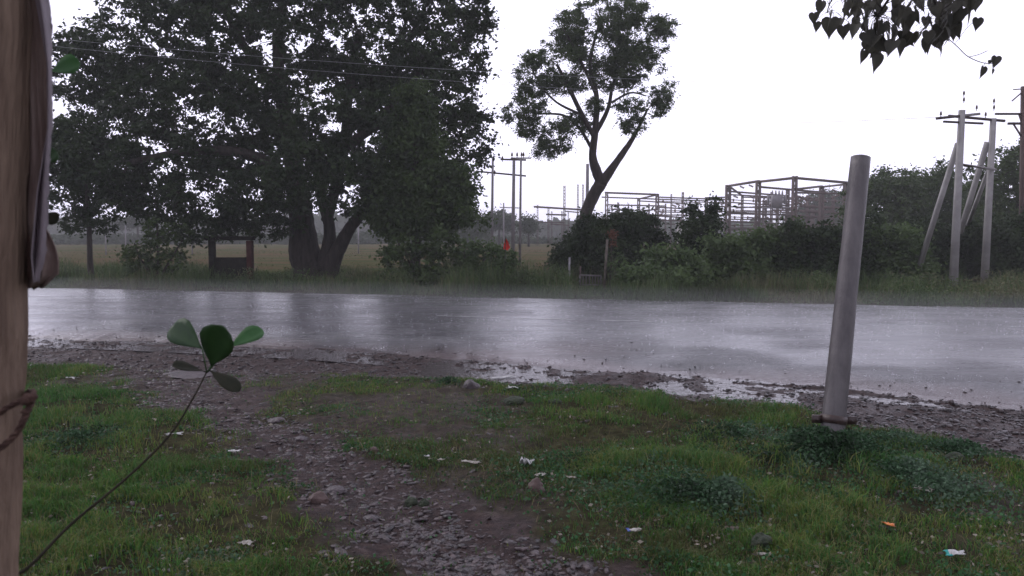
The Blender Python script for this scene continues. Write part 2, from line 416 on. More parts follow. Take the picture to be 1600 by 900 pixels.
# ------------------------------------------------------------------ grass, weeds, gravel (stuff)
def blades(name, pts, h, w, colour, lean=.45, material=None, kind='stuff', parent=None):
    n = len(pts); th = rng.uniform(0, 2*np.pi, n); la = rng.uniform(0, 2*np.pi, n); ll = h*lean*rng.random(n)**.7
    d = np.stack([np.cos(th), np.sin(th), 0*th], 1)*(w/2)[:, None]
    ld = np.stack([np.cos(la), np.sin(la), 0*la], 1)
    b = pts; m_ = pts+ld*(ll*.35)[:, None]+np.array([0, 0, 1])*(h*.6)[:, None]
    t_ = pts+ld*ll[:, None]*1.2+np.array([0, 0, 1])*(h*(.95-.25*rng.random(n)))[:, None]
    V = np.stack([b-d, b+d, m_+d*.8, m_-d*.8, t_], 1).reshape(-1, 3)
    k = np.arange(n)[:, None]*5
    c = np.repeat(colour, 5, 0)
    return np_mesh(name, V, [k+np.array([0, 1, 2, 3]), k+np.array([3, 2, 4])], material or M['grass'], parent, colour=c)
M['grass'] = mat('grass', attr='tint', rough=.55, spec=.16, trans=.3)
M['dull_grass'] = mat('dull_grass', attr='tint', rough=.9, spec=.08, trans=.1)
def tints(n, pts, sets, s=1.0):
    f = fbm(pts[:, 0], pts[:, 1], s, 3); f = np.clip((f-.3)/.4+rng.normal(0, .22, n), 0, .999)*(len(sets)-1)
    i = f.astype(int); fr = (f-i)[:, None]; A = np.array(sets)
    return (A[i]*(1-fr)+A[np.minimum(i+1, len(sets)-1)]*fr)*rng.uniform(.7, 1.3, (n, 1))
GS = [(.070, .080, .026), (.040, .098, .020), (.044, .135, .026), (.090, .150, .024), (.15, .14, .050), (.045, .120, .026)]
def scatter_near(n, ymin=3.1, ymax=10.6, p=1.4):
    y = ymin+(ymax-ymin)*rng.random(n)**p; hw = .70*y+.6
    x = rng.uniform(-1, 1, n)*hw
    return x, y
def near_pts(n, inv=False, dens=None):
    x, y = scatter_near(n); b = bare(x, y)
    t = fbm(x+40, y, 2.2, 3)
    keep = rng.random(n) < np.clip((1-b)**1.6*(.06+1.7*sst(t, .28, .68)*(.45+1.1*fbm(x, y, 7, 2)))+.012, 0, 1)
    keep &= (y < ygrass(x)+.15)
    x, y = x[keep], y[keep]
    return np.stack([x, y, zground(x, y)], 1)
p = near_pts(430000); n = len(p)
tall = sst(fbm(p[:, 0]+5, p[:, 1]+17, .9, 3), .45, .7)*sst(p[:, 0], -.6, 1.2)
lush = sst(-p[:, 0], 1.7, 2.6)*.5
h = (.018+.028*rng.random(n)+(tall+lush)*.055*rng.random(n))*(1-.5*bare(p[:, 0], p[:, 1]))
tag(blades('grass', p, h*(.5+1.25*sst(fbm(p[:, 0]+1, p[:, 1]+5, 4.5, 3), .35, .7)), .0035+.003*rng.random(n), tints(n, p, GS, 1.1)*1.2, .8), kind='stuff')
# dry straw
p = near_pts(42000); n = len(p)
tag(blades('dry_grass', p, .03+.05*rng.random(n), np.full(n, .003), np.array([(.20, .17, .09)])*rng.uniform(.5, 1.2, (n, 1)), 1.8), kind='stuff')
# small broad leaves of ground cover
def leaflets(name, c, size, colour, material, tilt=.5, asp=.6, parent=None, droop=0.0, wide=.45):
    n = len(c); u = rng.normal(size=(n, 3)); u[:, 2] = u[:, 2]*tilt-droop; u /= np.linalg.norm(u, axis=1)[:, None]
    r = rng.normal(size=(n, 3)); r[:, 2] *= .6; w_ = np.cross(u, r); w_ /= np.linalg.norm(w_, axis=1)[:, None]
    L_ = size[:, None]*u; Wd = (size*asp/2)[:, None]*w_
    V = np.stack([c, c+L_*wide-Wd, c+L_, c+L_*wide+Wd], 1).reshape(-1, 3)
    k = np.arange(n)[:, None]*4+np.array([0, 1, 2, 3])
    return np_mesh(name, V, [k], material, parent, colour=None if colour is None else np.repeat(colour, 4, 0))
p = near_pts(230000); n = len(p); cl = fbm(p[:, 0]+11, p[:, 1]+2, 1.6, 3); p = p[rng.random(n) < sst(cl, .42, .62)+.06]; n = len(p)
p[:, 2] += .008+.05*rng.random(n)**2*sst(p[:, 0], -2, 1)
tag(leaflets('ground_cover', p, .010+.018*rng.random(n), tints(n, p, [(.03, .06, .025), (.035, .10, .035), (.05, .13, .05), (.07, .13, .07)], 2), M['grass'], .5, .8), kind='stuff')
# taller weeds round the pipe foot and clumps
cl = []
for (u, v, R, k, hh) in ((1285, 726, .24, 3400, .21), (1318, 728, .2, 2000, .19), (1330, 716, .22, 2200, .15), (1258, 712, .25, 1800, .13), (1300, 705, .42, 5200, .13), (1400, 700, .35, 2500, .10), (1500, 715, .3, 1600, .10), (1080, 790, .5, 3000, .12), (1235, 730, .35, 2200, .09), (700, 605, .2, 400, .07),
                         (1470, 780, .5, 2600, .09), (120, 700, .5, 1500, .07), (1150, 690, .5, 2000, .06), (1420, 760, .3, 1500, .12), (1130, 800, .25, 1500, .16)):
    c = G(u, v); a = rng.uniform(0, 2*np.pi, k); r = R*np.abs(rng.normal(0, .55, k)); x = c.x+r*np.cos(a); y = c.y+r*np.sin(a)
    cl.append(np.stack([x, y, zground(x, y)+rng.random(k)*hh*np.exp(-(r/R)**2)], 1))
p = np.concatenate(cl); n = len(p)
tag(leaflets('weeds', p, .014+.022*rng.random(n), tints(n, p, [(.020, .040, .018), (.03, .07, .03), (.045, .10, .045), (.08, .13, .08)], 3), M['grass'], .7, .6), kind='stuff')

def stones(name, x, y, size, material, colour, flat=.45, sink=.25, zf=zground):
    n = len(x)
    t = (1+5**.5)/2
    ico = np.array([(-1, t, 0), (1, t, 0), (-1, -t, 0), (1, -t, 0), (0, -1, t), (0, 1, t), (0, -1, -t), (0, 1, -t), (t, 0, -1), (t, 0, 1), (-t, 0, -1), (-t, 0, 1)])/1.9
    fc = np.array([(0, 11, 5), (0, 5, 1), (0, 1, 7), (0, 7, 10), (0, 10, 11), (1, 5, 9), (5, 11, 4), (11, 10, 2), (10, 7, 6), (7, 1, 8), (3, 9, 4), (3, 4, 2), (3, 2, 6), (3, 6, 8), (3, 8, 9), (4, 9, 5), (2, 4, 11), (6, 2, 10), (8, 6, 7), (9, 8, 1)])
    V = ico[None]*(1+rng.normal(0, .17, (n, 12, 1)))+rng.normal(0, .08, (n, 12, 3))
    sc = np.stack([size*rng.uniform(.7, 1.3, n), size*rng.uniform(.45, .9, n), size*flat*rng.uniform(.5, 1.3, n)], 1)
    V = V*sc[:, None, :]/2
    a = rng.uniform(0, 2*np.pi, n); ca, sa = np.cos(a)[:, None], np.sin(a)[:, None]
    tx = rng.normal(0, .25, n)[:, None]
    vx, vy, vz = V[..., 0], V[..., 1], V[..., 2]
    vz = vz+vx*tx
    V = np.stack([vx*ca-vy*sa, vx*sa+vy*ca, vz], -1)
    V += np.stack([x, y, zf(x, y)+size*flat*(.5-sink)], 1)[:, None, :]
    F_ = (np.arange(n)[:, None, None]*12+fc[None]).reshape(-1, 3)
    return np_mesh(name, V.reshape(-1, 3), [F_], material, colour=np.repeat(colour, 12, 0))
M['stone'] = mat('stone', attr='tint', rough=.36, spec=.5, bump=.5, bscale=60)
def scol(n): 
    a = rng.random((n, 1)); return (np.array([(.024, .017, .018)])*(1-a)+np.array([(.080, .056, .056)])*a)*rng.uniform(.5, 1.25, (n, 1))
x, y = scatter_near(210000, 3.2, 10.5); pd = path_d(x, y)+(fbm(x, y, 3, 3)-.5)*1.6
k = rng.random(len(x)) < (1-sst(pd, .35, 1.45))*.75*(.35+.65*sst(fbm(x+2, y+8, 2.3, 3), .36, .62))+.02; k &= y < ygrass(x)+.3; x, y = x[k], y[k]; n = len(x)
tag(stones('gravel', x, y, .008+.065*rng.random(n)**4.2+.009*rng.random(n), M['stone'], scol(n), flat=.30, sink=.62), kind='stuff')
# roadside grit between the grass and the asphalt
x = rng.uniform(-9, 8, 60000); y = ygrass(x)-.45+(ynear(x)-ygrass(x)+.8)*rng.random(60000); n = len(x)
k = rng.random(n) < np.where(x > 2.9, .75, .25)*(.3+fbm(x, y, 2, 2)); x, y = x[k], y[k]; n = len(x)
tag(stones('roadside_grit', x, y, .010+.060*rng.random(n)**4.5+.01*rng.random(n), M['stone'], scol(n)*.7, flat=.42, sink=.3), kind='stuff')
x = rng.uniform(-8, 8, 500); y = ynear(x)+.05+rng.exponential(.5, 500); n = len(x)
tag(stones('road_grit', x, y, .012+.035*rng.random(n)**3, M['stone'], scol(n)*.55, zf=road_z), kind='stuff')
# litter of dead leaves and bits
p = near_pts(20000); b_ = bare(p[:, 0], p[:, 1]); p = p[rng.random(len(p)) < .4]; n = len(p); p[:, 2] += .02
tag(leaflets('leaf_litter', p, .012+.025*rng.random(n), np.array([(.30, .27, .22)])*rng.uniform(.25, 1.3, (n, 1)), M['grass'], .15, .6), kind='stuff')

# far verge
def verge_pts(n, y_off0, y_off1, x0=-24, x1=22):
    x = rng.uniform(x0, x1, n); y = yfar(x)+y_off0+(y_off1-y_off0)*rng.random(n)**1.3
    return x, y
x, y = verge_pts(150000, .15, 9.0); d = y-yfar(x); t = fbm(x, y, .5, 3)
k = rng.random(len(x)) < .35+t; x, y, d, t = x[k], y[k], d[k], t[k]; n = len(x)
px = x/y*F+800
hh = np.interp(px, [0, 250, 450, 550, 700, 830, 1000, 1200, 1600], [.30, .38, .22, .25, .45, .5, .34, .30, .30])*sst(d, 0, 1.6)+.07
h = hh*(.25+1.1*rng.random(n)**1.5)*(.25+1.5*sst(fbm(x+7, y+3, 1.1, 3), .3, .75))*np.where((px > 895) & (px < 955) & (d < 6), .35, 1)
VS = [(.050, .062, .028), (.055, .090, .032), (.075, .12, .042), (.10, .135, .055), (.13, .13, .07)]
tag(blades('verge_grass', np.stack([x, y, zground(x, y)-.02], 1), h, .012+.012*rng.random(n), tints(n, np.stack([x, y], 1), VS, .4), .5), kind='stuff')
x, y = verge_pts(30000, 8, 60, -70, 60); n = len(x)
tag(blades('field_grass', np.stack([x, y, zground(x, y)-.02], 1), .03+.14*rng.random(n)*fbm(x, y, .12, 3), .03+.03*rng.random(n), tints(n, np.stack([x, y], 1), [(.07, .07, .03), (.045, .075, .022), (.085, .07, .035), (.045, .08, .02)], .12), .9, M['dull_grass']), kind='stuff')

# broad-leaved weeds standing in the verge
x, y = verge_pts(52000, .5, 6.5); d = y-yfar(x); t = fbm(x+3, y+9, .9, 3); k = rng.random(len(x)) < sst(t, .45, .7); x, y, d, t = x[k], y[k], d[k], t[k]; n = len(x)
px = x/y*F+800; hh = np.interp(px, [0, 250, 700, 850, 950, 1100, 1600], [.5, .5, .6, .75, .3, .6, .6])*sst(t, .42, .7)*sst(d, .2, 1.8)
p = np.stack([x, y, zground(x, y)+hh*rng.random(n)**.7], 1)
tag(leaflets('verge_weeds', p, .04+.06*rng.random(n), tints(n, p, VS, .7), M['grass'], .7, .45), kind='stuff')

# ------------------------------------------------------------------ trees
def tree(name, label, cat, D, base, limbs, lobes, natt, nleaf, lsize, leaf='leaf_dark', rtip=.008, rexp=.47, clump=.30, gaps=.42,
         group=None, asp=.5, dthick=1.0, droop=.25, shell=.35, twig_sides=4, max_r=None, bark='bark', extra=None, gs=1.1):
    """base pixel (u,v) at depth D; limbs = lists of (u,v,dy,r_px); lobes = (u,v,dy,ru,rv) in photo pixels at depth D"""
    k = mpp(D); b = P(base[0], base[1], D)
    root = thing(name, label, cat, (b.x, b.y, float(zground(b.x, b.y))), group)
    nodes = []; par = []; trunk = MB()
    for lb in limbs:
        pts = [P(u, v, D+dy) for u, v, dy, r in lb]; rr = [r*k for u, v, dy, r in lb]
        sm = curve_pts(pts, 6); ri = np.interp(np.linspace(0, len(pts)-1, len(sm)), range(len(pts)), rr)
        if lb[0][1] >= base[1]-3: 
            sm[0].z = float(zground(sm[0].x, sm[0].y))-.15
        trunk.tube(sm, list(ri), 12 if ri[0] > .1 else 8, wob=.10)
        for i, q in enumerate(sm):
            if i > len(sm)*.3: nodes.append(q); par.append(-1)
    att = []
    for (u, v, dy, ru, rv) in lobes:
        c = P(u, v, D+dy); w = ru*rv
        m = max(3, int(round(natt*w/sum(l[3]*l[4] for l in lobes))))
        d = rng.normal(size=(m, 3)); d /= np.linalg.norm(d, axis=1)[:, None]
        r = (shell+(1-shell)*rng.random(m))**.6*np.where(rng.random(m) < .22, rng.uniform(1, 1.28, m), 1)
        q = d*r[:, None]*np.array([ru*k, (ru+rv)/2*k*dthick, rv*k])+np.array(c)
        att.append(q)
    att = np.concatenate(att)
    g_ = np.array([vnoise(att[:, 0]+31, att[:, 1]+7, att[:, 2]+3, gs)])[0]
    att = att[(g_ > gaps-.12*rng.random(len(att))) & (att[:, 2] > root.location.z+.05)]
    # greedy branches
    N = np.array([tuple(q) for q in nodes]) if nodes else np.array([tuple(root.location)]); par = [-1]*len(N)
    order = np.argsort([np.min(np.linalg.norm(N-a, axis=1)) for a in att])
    N = list(N); leafn = []
    for i in order:
        a = att[i]; A = np.array(N); j = int(np.argmin(np.linalg.norm(A-a, axis=1)+.15*np.maximum(0, A[:, 2]-a[2])))
        s = A[j]; L_ = np.linalg.norm(a-s)
        if L_ > .8:
            mid = (s+a)/2+rng.normal(0, .09*L_, 3)+np.array([0, 0, .06*L_]); N.append(mid); par.append(j); j = len(N)-1
        N.append(a); par.append(j); leafn.append(len(N)-1)
    cnt = np.zeros(len(N)); 
    for i in leafn: cnt[i] += 1
    for i in range(len(N)-1, -1, -1):
        if par[i] >= 0: cnt[par[i]] += cnt[i]
    kids = {}
    for i, q in enumerate(par):
        if q >= 0: kids.setdefault(q, []).append(i)
    mr = max_r or 9
    def rad(i): return min(rtip*max(cnt[i], 1)**rexp, mr)
    starts = [(q, c) for q in kids for c in kids[q] if par[q] == -1]
    while starts:
        q, c = starts.pop(); ch = [N[q], N[c]]; rs = [rad(c), rad(c)]; cur = c
        while cur in kids:
            ks = sorted(kids[cur], key=lambda z: -cnt[z])
            for z in ks[1:]: starts.append((cur, z))
            cur = ks[0]; ch.append(N[cur]); rs.append(rad(cur))
        rs[-1] *= .5
        trunk.tube([tuple(v) for v in ch], rs, twig_sides if rs[0] < .04 else 7, cap=False)
    trunk.build('trunk', M[bark], root, smooth=True)
    tips = np.array([N[i] for i in leafn]); m = len(tips)
    sz = clump*rng.uniform(.45, 1.6, m); cc = np.repeat(tips, nleaf, 0); ss = np.repeat(sz, nleaf)
    off = rng.normal(size=(len(cc), 3)); off /= np.linalg.norm(off, axis=1)[:, None]; off *= (np.minimum(np.abs(rng.normal(0, .62, len(cc))), 1.15)*ss)[:, None]; off[:, 2] *= .7
    keep = rng.random(len(cc)) < np.repeat(rng.uniform(.45, 1.0, m), nleaf)
    c = (cc+off)[keep]
    c = c[c[:, 2] > root.location.z]
    leaflets('crown', c, lsize*rng.uniform(.6, 1.35, len(c)), None, M[leaf], .7, asp, root, droop)
    return root

big = tree('banyan_tree', 'huge dark spreading tree with thick forked trunk rising beyond the road', 'tree', 28, (492, 436),
    [[(486, 440, 0, 29), (482, 418, 0, 25), (476, 396, 0, 25), (473, 360, 0, 20), (466, 310, .2, 18), (455, 230, .5, 14), (440, 150, .8, 11), (432, 60, 1, 7)],
     [(500, 440, .1, 24), (506, 415, 0, 18), (513, 388, -.1, 11), (514, 350, -.2, 9), (500, 290, -.3, 8), (520, 250, -.4, 8), (575, 205, -.6, 7), (625, 175, -.8, 5)],
     [(506, 440, 0, 22), (514, 418, -.1, 17), (527, 392, -.2, 12), (546, 358, -.4, 9), (572, 324, -.6, 8), (604, 288, -.8, 6), (640, 240, -1, 4)],
     [(510, 345, -.2, 9), (535, 250, .8, 8), (545, 150, 1, 7), (560, 50, 1, 5)],
     [(468, 300, .2, 12), (420, 255, -.8, 9), (350, 235, -1.4, 7), (270, 240, -1.8, 5), (200, 255, -2, 4)],
     [(455, 230, .5, 9), (400, 180, 1, 7), (330, 120, 1.3, 6), (260, 70, 1.4, 4)],
     [(440, 150, .8, 8), (380, 70, -.3, 6), (340, -10, -1, 4)],
     [(575, 205, -.6, 6), (660, 110, .2, 5), (720, 60, .4, 3)],
     [(545, 150, 1, 6), (620, 90, .6, 5), (660, 20, .4, 3)],
     [(560, 330, -.6, 5), (640, 280, .5, 4), (700, 220, .8, 3)]],
    [(440, 40, .5, 210, 110), (300, 60, 0, 150, 95), (180, 75, .3, 85, 75), (570, 50, 0, 150, 110), (690, 70, .6, 75, 90), (480, 160, .8, 170, 90),
     (320, 170, -.6, 150, 65), (210, 150, 0, 90, 50), (240, 250, -1.2, 135, 55), (160, 275, -1.5, 75, 60), (340, 300, -1, 110, 65), (400, 340, -1.2, 75, 35), (660, 160, .2, 105, 70), (715, 220, .3, 58, 75),
     (590, 230, .5, 90, 70), (440, 250, .6, 90, 60), (330, 350, -1.4, 65, 25), (110, 240, -1, 50, 60), (620, 290, .3, 70, 40), (470, 270, -3, 60, 45), (545, 305, -2.6, 60, 35), (420, 300, -2.5, 60, 45), (540, 200, -3, 80, 60), (300, -60, 0, 200, 60), (560, -70, 0, 210, 70), (735, 20, .3, 35, 40),
     (260, 320, -1.2, 60, 30), (700, 290, .5, 35, 40), (130, 130, .2, 45, 90)],
    3500, 78, .165, clump=.40, gaps=.35, rtip=.005, rexp=.44, dthick=1.0, droop=.5, asp=.5)

tree('conifer_like_tree'.replace('conifer_like_tree', 'broadleaf_tree'), 'dense dark cone-crowned tree on short trunk just right of huge tree', 'tree', 26, (650, 436),
    [[(650, 440, 0, 9), (649, 400, 0, 8), (652, 340, 0, 6), (648, 250, 0, 5), (645, 160, 0, 3)]],
    [(645, 165, 0, 30, 45), (650, 230, 0, 52, 50), (655, 290, 0, 78, 50), (665, 330, 0, 85, 38), (610, 320, -.3, 40, 40), (700, 300, .2, 42, 50), (640, 350, -.3, 60, 25)],
    620, 130, .145, leaf='leaf_mid', clump=.36, gaps=.2, droop=.6)
tree('shrub', 'leafy dark shrub at foot of the cone-crowned tree', 'shrub', 24.6, (655, 450),
    [[(655, 452, 0, 2), (640, 410, 0, 1.5), (620, 375, 0, 1)], [(660, 452, 0, 2), (675, 410, 0, 1.5), (690, 380, 0, 1)]],
    [(650, 415, 0, 55, 38), (620, 385, 0, 28, 22), (690, 385, 0, 32, 28), (680, 430, -.2, 45, 22)], 180, 34, .13, leaf='leaf_mid', clump=.28, gaps=.38, rtip=.004, asp=.65)
tree('shrub', 'low green shrub left of the small red flag', 'shrub', 25, (750, 445),
    [[(750, 448, 0, 2), (752, 420, 0, 1.5), (760, 395, 0, 1)], [(748, 448, 0, 2), (730, 415, 0, 1.5), (725, 390, 0, 1)]],
    [(755, 408, 0, 50, 30), (725, 400, .4, 35, 25), (785, 400, 0, 25, 18)], 150, 34, .12, leaf='leaf_light', clump=.3, gaps=.3, rtip=.004, asp=.6)
tree('young_tree', 'slim young tree nearest the wooden post across the road', 'tree', 26.5, (141, 440),
    [[(143, 443, 0, 5), (141, 410, 0, 4.2), (139, 350, 0, 3.5), (136, 290, 0, 3), (140, 220, 0, 2)]],
    [(140, 240, 0, 75, 55), (130, 300, 0, 62, 40), (95, 260, 0, 40, 70), (195, 270, 0, 45, 45), (150, 350, 0, 26, 18), (115, 345, 0, 30, 15)], 330, 90, .12, leaf='leaf_dark', clump=.32, gaps=.36, droop=.5)
tree('sapling_bush', 'loose twiggy shrub between the young tree and the dark frame', 'shrub', 25.5, (245, 440),
    [[(246, 444, 0, 2.5), (247, 400, 0, 2), (245, 350, 0, 1.2)], [(246, 440, 0, 2), (270, 400, 0, 1.5), (285, 375, 0, 1)], [(244, 440, 0, 2), (220, 405, 0, 1.5), (210, 380, 0, 1)]],
    [(248, 365, 0, 26, 25), (245, 400, 0, 48, 24), (215, 405, 0, 25, 22), (270, 425, -.2, 40, 16), (235, 425, 0, 38, 18), (285, 360, .1, 12, 20)], 160, 26, .13, leaf='leaf_mid', clump=.26, gaps=.4, rtip=.004, asp=.55)

tree('tall_tree', 'tall feathery tree with leaning forked trunk against white sky', 'tree', 33, (908, 420),
    [[(906, 425, 0, 10.5), (912, 350, 0, 9.2), (924, 312, .1, 9.5), (939, 286, 0, 9.5)],
     [(940, 286, 0, 8.5), (930, 262, 0, 7.6), (926, 240, 0, 6.0), (930, 205, 0, 5.2), (932, 150, 0, 4.0), (922, 100, .2, 2.8), (935, 40, .3, 1.6)],
     [(940, 286, 0, 8.5), (962, 255, 0, 5.6), (985, 222, .2, 4.0), (1000, 195, .3, 2.4), (1012, 170, .3, 1.6)],
     [(929, 215, 0, 4.0), (910, 180, -.3, 3.6), (890, 140, -.5, 3.2), (870, 100, -.6, 2.0)],
     [(932, 205, 0, 4.0), (950, 170, .4, 3.2), (958, 130, .6, 2.4), (975, 80, .6, 1.6)],
     [(926, 235, 0, 2.8), (905, 200, .5, 2.4), (880, 180, .7, 2.0), (840, 178, .8, 1.2)],
     [(910, 180, -.3, 2.4), (870, 160, -.4, 1.6), (840, 130, -.5, 1.2)],
     [(956, 160, .5, 2.0), (985, 145, .8, 1.6), (1010, 150, .8, 1.0)],
     [(932, 150, 0, 2.4), (905, 90, -.5, 2.0), (880, 45, -.6, 1.2)]],
    [(900, 45, 0, 36, 36), (950, 25, 0, 48, 40), (1005, 60, .2, 42, 38), (870, 95, -.2, 48, 40), (935, 80, .3, 60, 38), (985, 95, 0, 40, 32), (835, 120, 0, 30, 34), (830, 165, 0, 30, 32), (822, 195, 0, 22, 24),
     (1040, 120, .3, 16, 20), (1032, 155, .2, 18, 26), (1015, 150, 0, 22, 20), (870, 215, 0, 35, 26), (850, 235, .1, 18, 16), (900, 195, .5, 25, 22), (990, 195, .2, 22, 16), (800, 175, .2, 14, 20), (930, 165, -.4, 14, 14), (975, 20, 0, 40, 28),
     (1040, 45, .2, 18, 16), (960, 125, .4, 40, 18), (885, 130, 0, 30, 22), (985, 165, 0, 30, 12)],
    2300, 66, .12, leaf='leaf_feather', clump=.27, gaps=.43, droop=.4, rtip=.0042, rexp=.43, asp=.36, gs=1.7)

tree('thicket_bush', 'big dark round bush behind the metal gate', 'bush', 27, (960, 446),
    [[(955, 450, 0, 4), (940, 400, 0, 3), (925, 370, 0, 2)], [(975, 450, 0, 4), (985, 400, 0, 3), (1000, 360, 0, 2)]],
    [(955, 385, 0, 62, 48), (1000, 390, 0, 48, 50), (915, 400, 0, 38, 45), (985, 345, 0, 42, 20), (925, 355, 0, 30, 20), (880, 405, .2, 20, 30), (960, 425, 0, 75, 28)], 620, 80, .13, leaf='leaf_dark', clump=.32, gaps=.26, rtip=.004)
HB = [('dark upright bush rising just right of the big round bush', 1095, 380, 34, 55, 28, 'leaf_dark'),
      ('hazy low bush in front of the middle gantry columns', 1060, 425, 45, 32, 26.5, 'leaf_light'),
      ('broad bush below the left column of the tall gantry', 1150, 410, 50, 42, 28, 'leaf_light'),
      ('dark bush with lighter top below the tall gantry middle', 1210, 405, 48, 45, 28.5, 'leaf_mid'),
      ('green hedge bush directly left of the leaning pipe top', 1268, 405, 50, 52, 28, 'leaf_dark'),
      ('dense bush seen right behind the leaning pipe', 1330, 400, 55, 58, 28.5, 'leaf_dark'),
      ('mossy bush at foot of the slanting pole brace', 1400, 405, 50, 50, 28.5, 'leaf_light'),
      ('bush between the two pale electric poles', 1510, 400, 40, 48, 30, 'leaf_dark'),
      ('dark bush at far right end of the hedge', 1585, 395, 50, 58, 29, 'leaf_dark'),
      ('bush just left of the front pale electric pole', 1452, 400, 42, 50, 30, 'leaf_dark'),
      ('low spreading bush at the verge right of the gate', 1020, 440, 50, 20, 25.5, 'leaf_light')]
for lab, u, v, ru, rv, D, lf in HB:
    D -= 3.2 if v+rv > 440 and u < 1450 else 2
    tree('hedge_bush', lab, 'bush', D, (u, v+rv-4), [[(u-4, v+rv, 0, 2.5), (u-8, v, 0, 1.8)], [(u+5, v+rv, 0, 2.5), (u+12, v, 0, 1.8)]],
         [(u, v, 0, ru, rv*.95), (u-ru*.5, v+rv*.35, -.2, ru*.6, rv*.55), (u+ru*.5, v+rv*.3, -.1, ru*.6, rv*.6), (u+ru*.2, v-rv*.55, 0, ru*.5, rv*.4)]+[(u+random.uniform(-.9, .9)*ru, v-rv*random.uniform(.2, 1.1), random.uniform(-.8, .3), ru*random.uniform(.10, .24), rv*random.uniform(.15, .35)) for _ in range(7)],
         int(ru*rv*.125), 60, .13, leaf=lf, clump=.36, gaps=.22, group='bushes of the roadside thicket', rtip=.004)
HT = [('round-topped hazy tree behind the leaning pipe', 1385, 330, 60, 62, 44), ('hazy tree between pipe and poles with notched top', 1455, 325, 55, 62, 46),
      ('tall dark tree at the right edge behind the poles', 1590, 315, 70, 95, 38), ('far rounded tree left of the leaning pipe behind the gantry', 1285, 345, 55, 45, 130),
      ('hazy tree right behind the twin electric poles', 1525, 345, 48, 62, 48)]
for lab, u, v, ru, rv, D in HT:
    s = D/28
    tree('background_tree', lab, 'tree', D, (u, v+rv+30), [[(u, v+rv+34, 0, 6), (u+3, v+rv*.3, 0, 4), (u-4, v-rv*.5, 0, 2)]],
         [(u, v, 0, ru, rv), (u-ru*.55, v+rv*.3, 0, ru*.6, rv*.65), (u+ru*.5, v+rv*.25, 0, ru*.6, rv*.7), (u+ru*.25, v-rv*.65, 0, ru*.45, rv*.35), (u-ru*.3, v-rv*.5, 0, ru*.4, rv*.35), (u, v+rv*.8, 0, ru, rv*.4)],
         620, 75, .13*s**.7, leaf='leaf_mid' if D < 100 else 'leaf_far', clump=.36*s*.9, gaps=.3, group='hazy trees beyond the thicket', rtip=.01)
FT = [('faint far tree just right of the cone-crowned tree', 735, 352, 30, 22, 95), ('faint far tree between the first electric pole pair', 780, 345, 24, 18, 110), ('tiny faint tree right of the paired poles', 826, 352, 7, 11, 100),
      ('faint low tree at left field edge under young tree', 215, 345, 30, 14, 120)]
for lab, u, v, ru, rv, D in FT:
    tree('distant_tree', lab, 'tree', D, (u, v+rv+10), [[(u, v+rv+12, 0, 2), (u, v, 0, 1.2)]], [(u, v, 0, ru, rv), (u+ru*.5, v+rv*.3, 0, ru*.5, rv*.6), (u-ru*.6, v+rv*.3, 0, ru*.5, rv*.6)],
         110, 50, .32, leaf='leaf_far', clump=1.0, gaps=.3, group='faint distant trees on the plain', rtip=.03, gs=.4)
# far wood line reading as one mass
n = 46000; x = rng.uniform(-330, 330, n); y = rng.uniform(225, 262, n)
top = (3.5+5*fbm(x, x*0, .05, 4))*np.where(x > 0, .62, 1)
z = top*rng.random(n)**.8
tag(leaflets('far_wood', np.stack([x, y, z], 1), rng.uniform(1.5, 3.2, n), None, M['leaf_far'], .7, .8), 'faint grey line of woods along the horizon', 'woods', kind='stuff')
n = 34000; x = rng.uniform(-120, 60, n); y = 125+rng.uniform(0, 12, n)+.1*x
top = (.5+1.7*fbm(x, x*0+5, .12, 4))*np.where(x > -4, .55, 1)
tag(leaflets('field_scrub', np.stack([x, y, top*rng.random(n)], 1), rng.uniform(.4, .9, n), None, M['leaf_far'], .7, .7), kind='stuff')

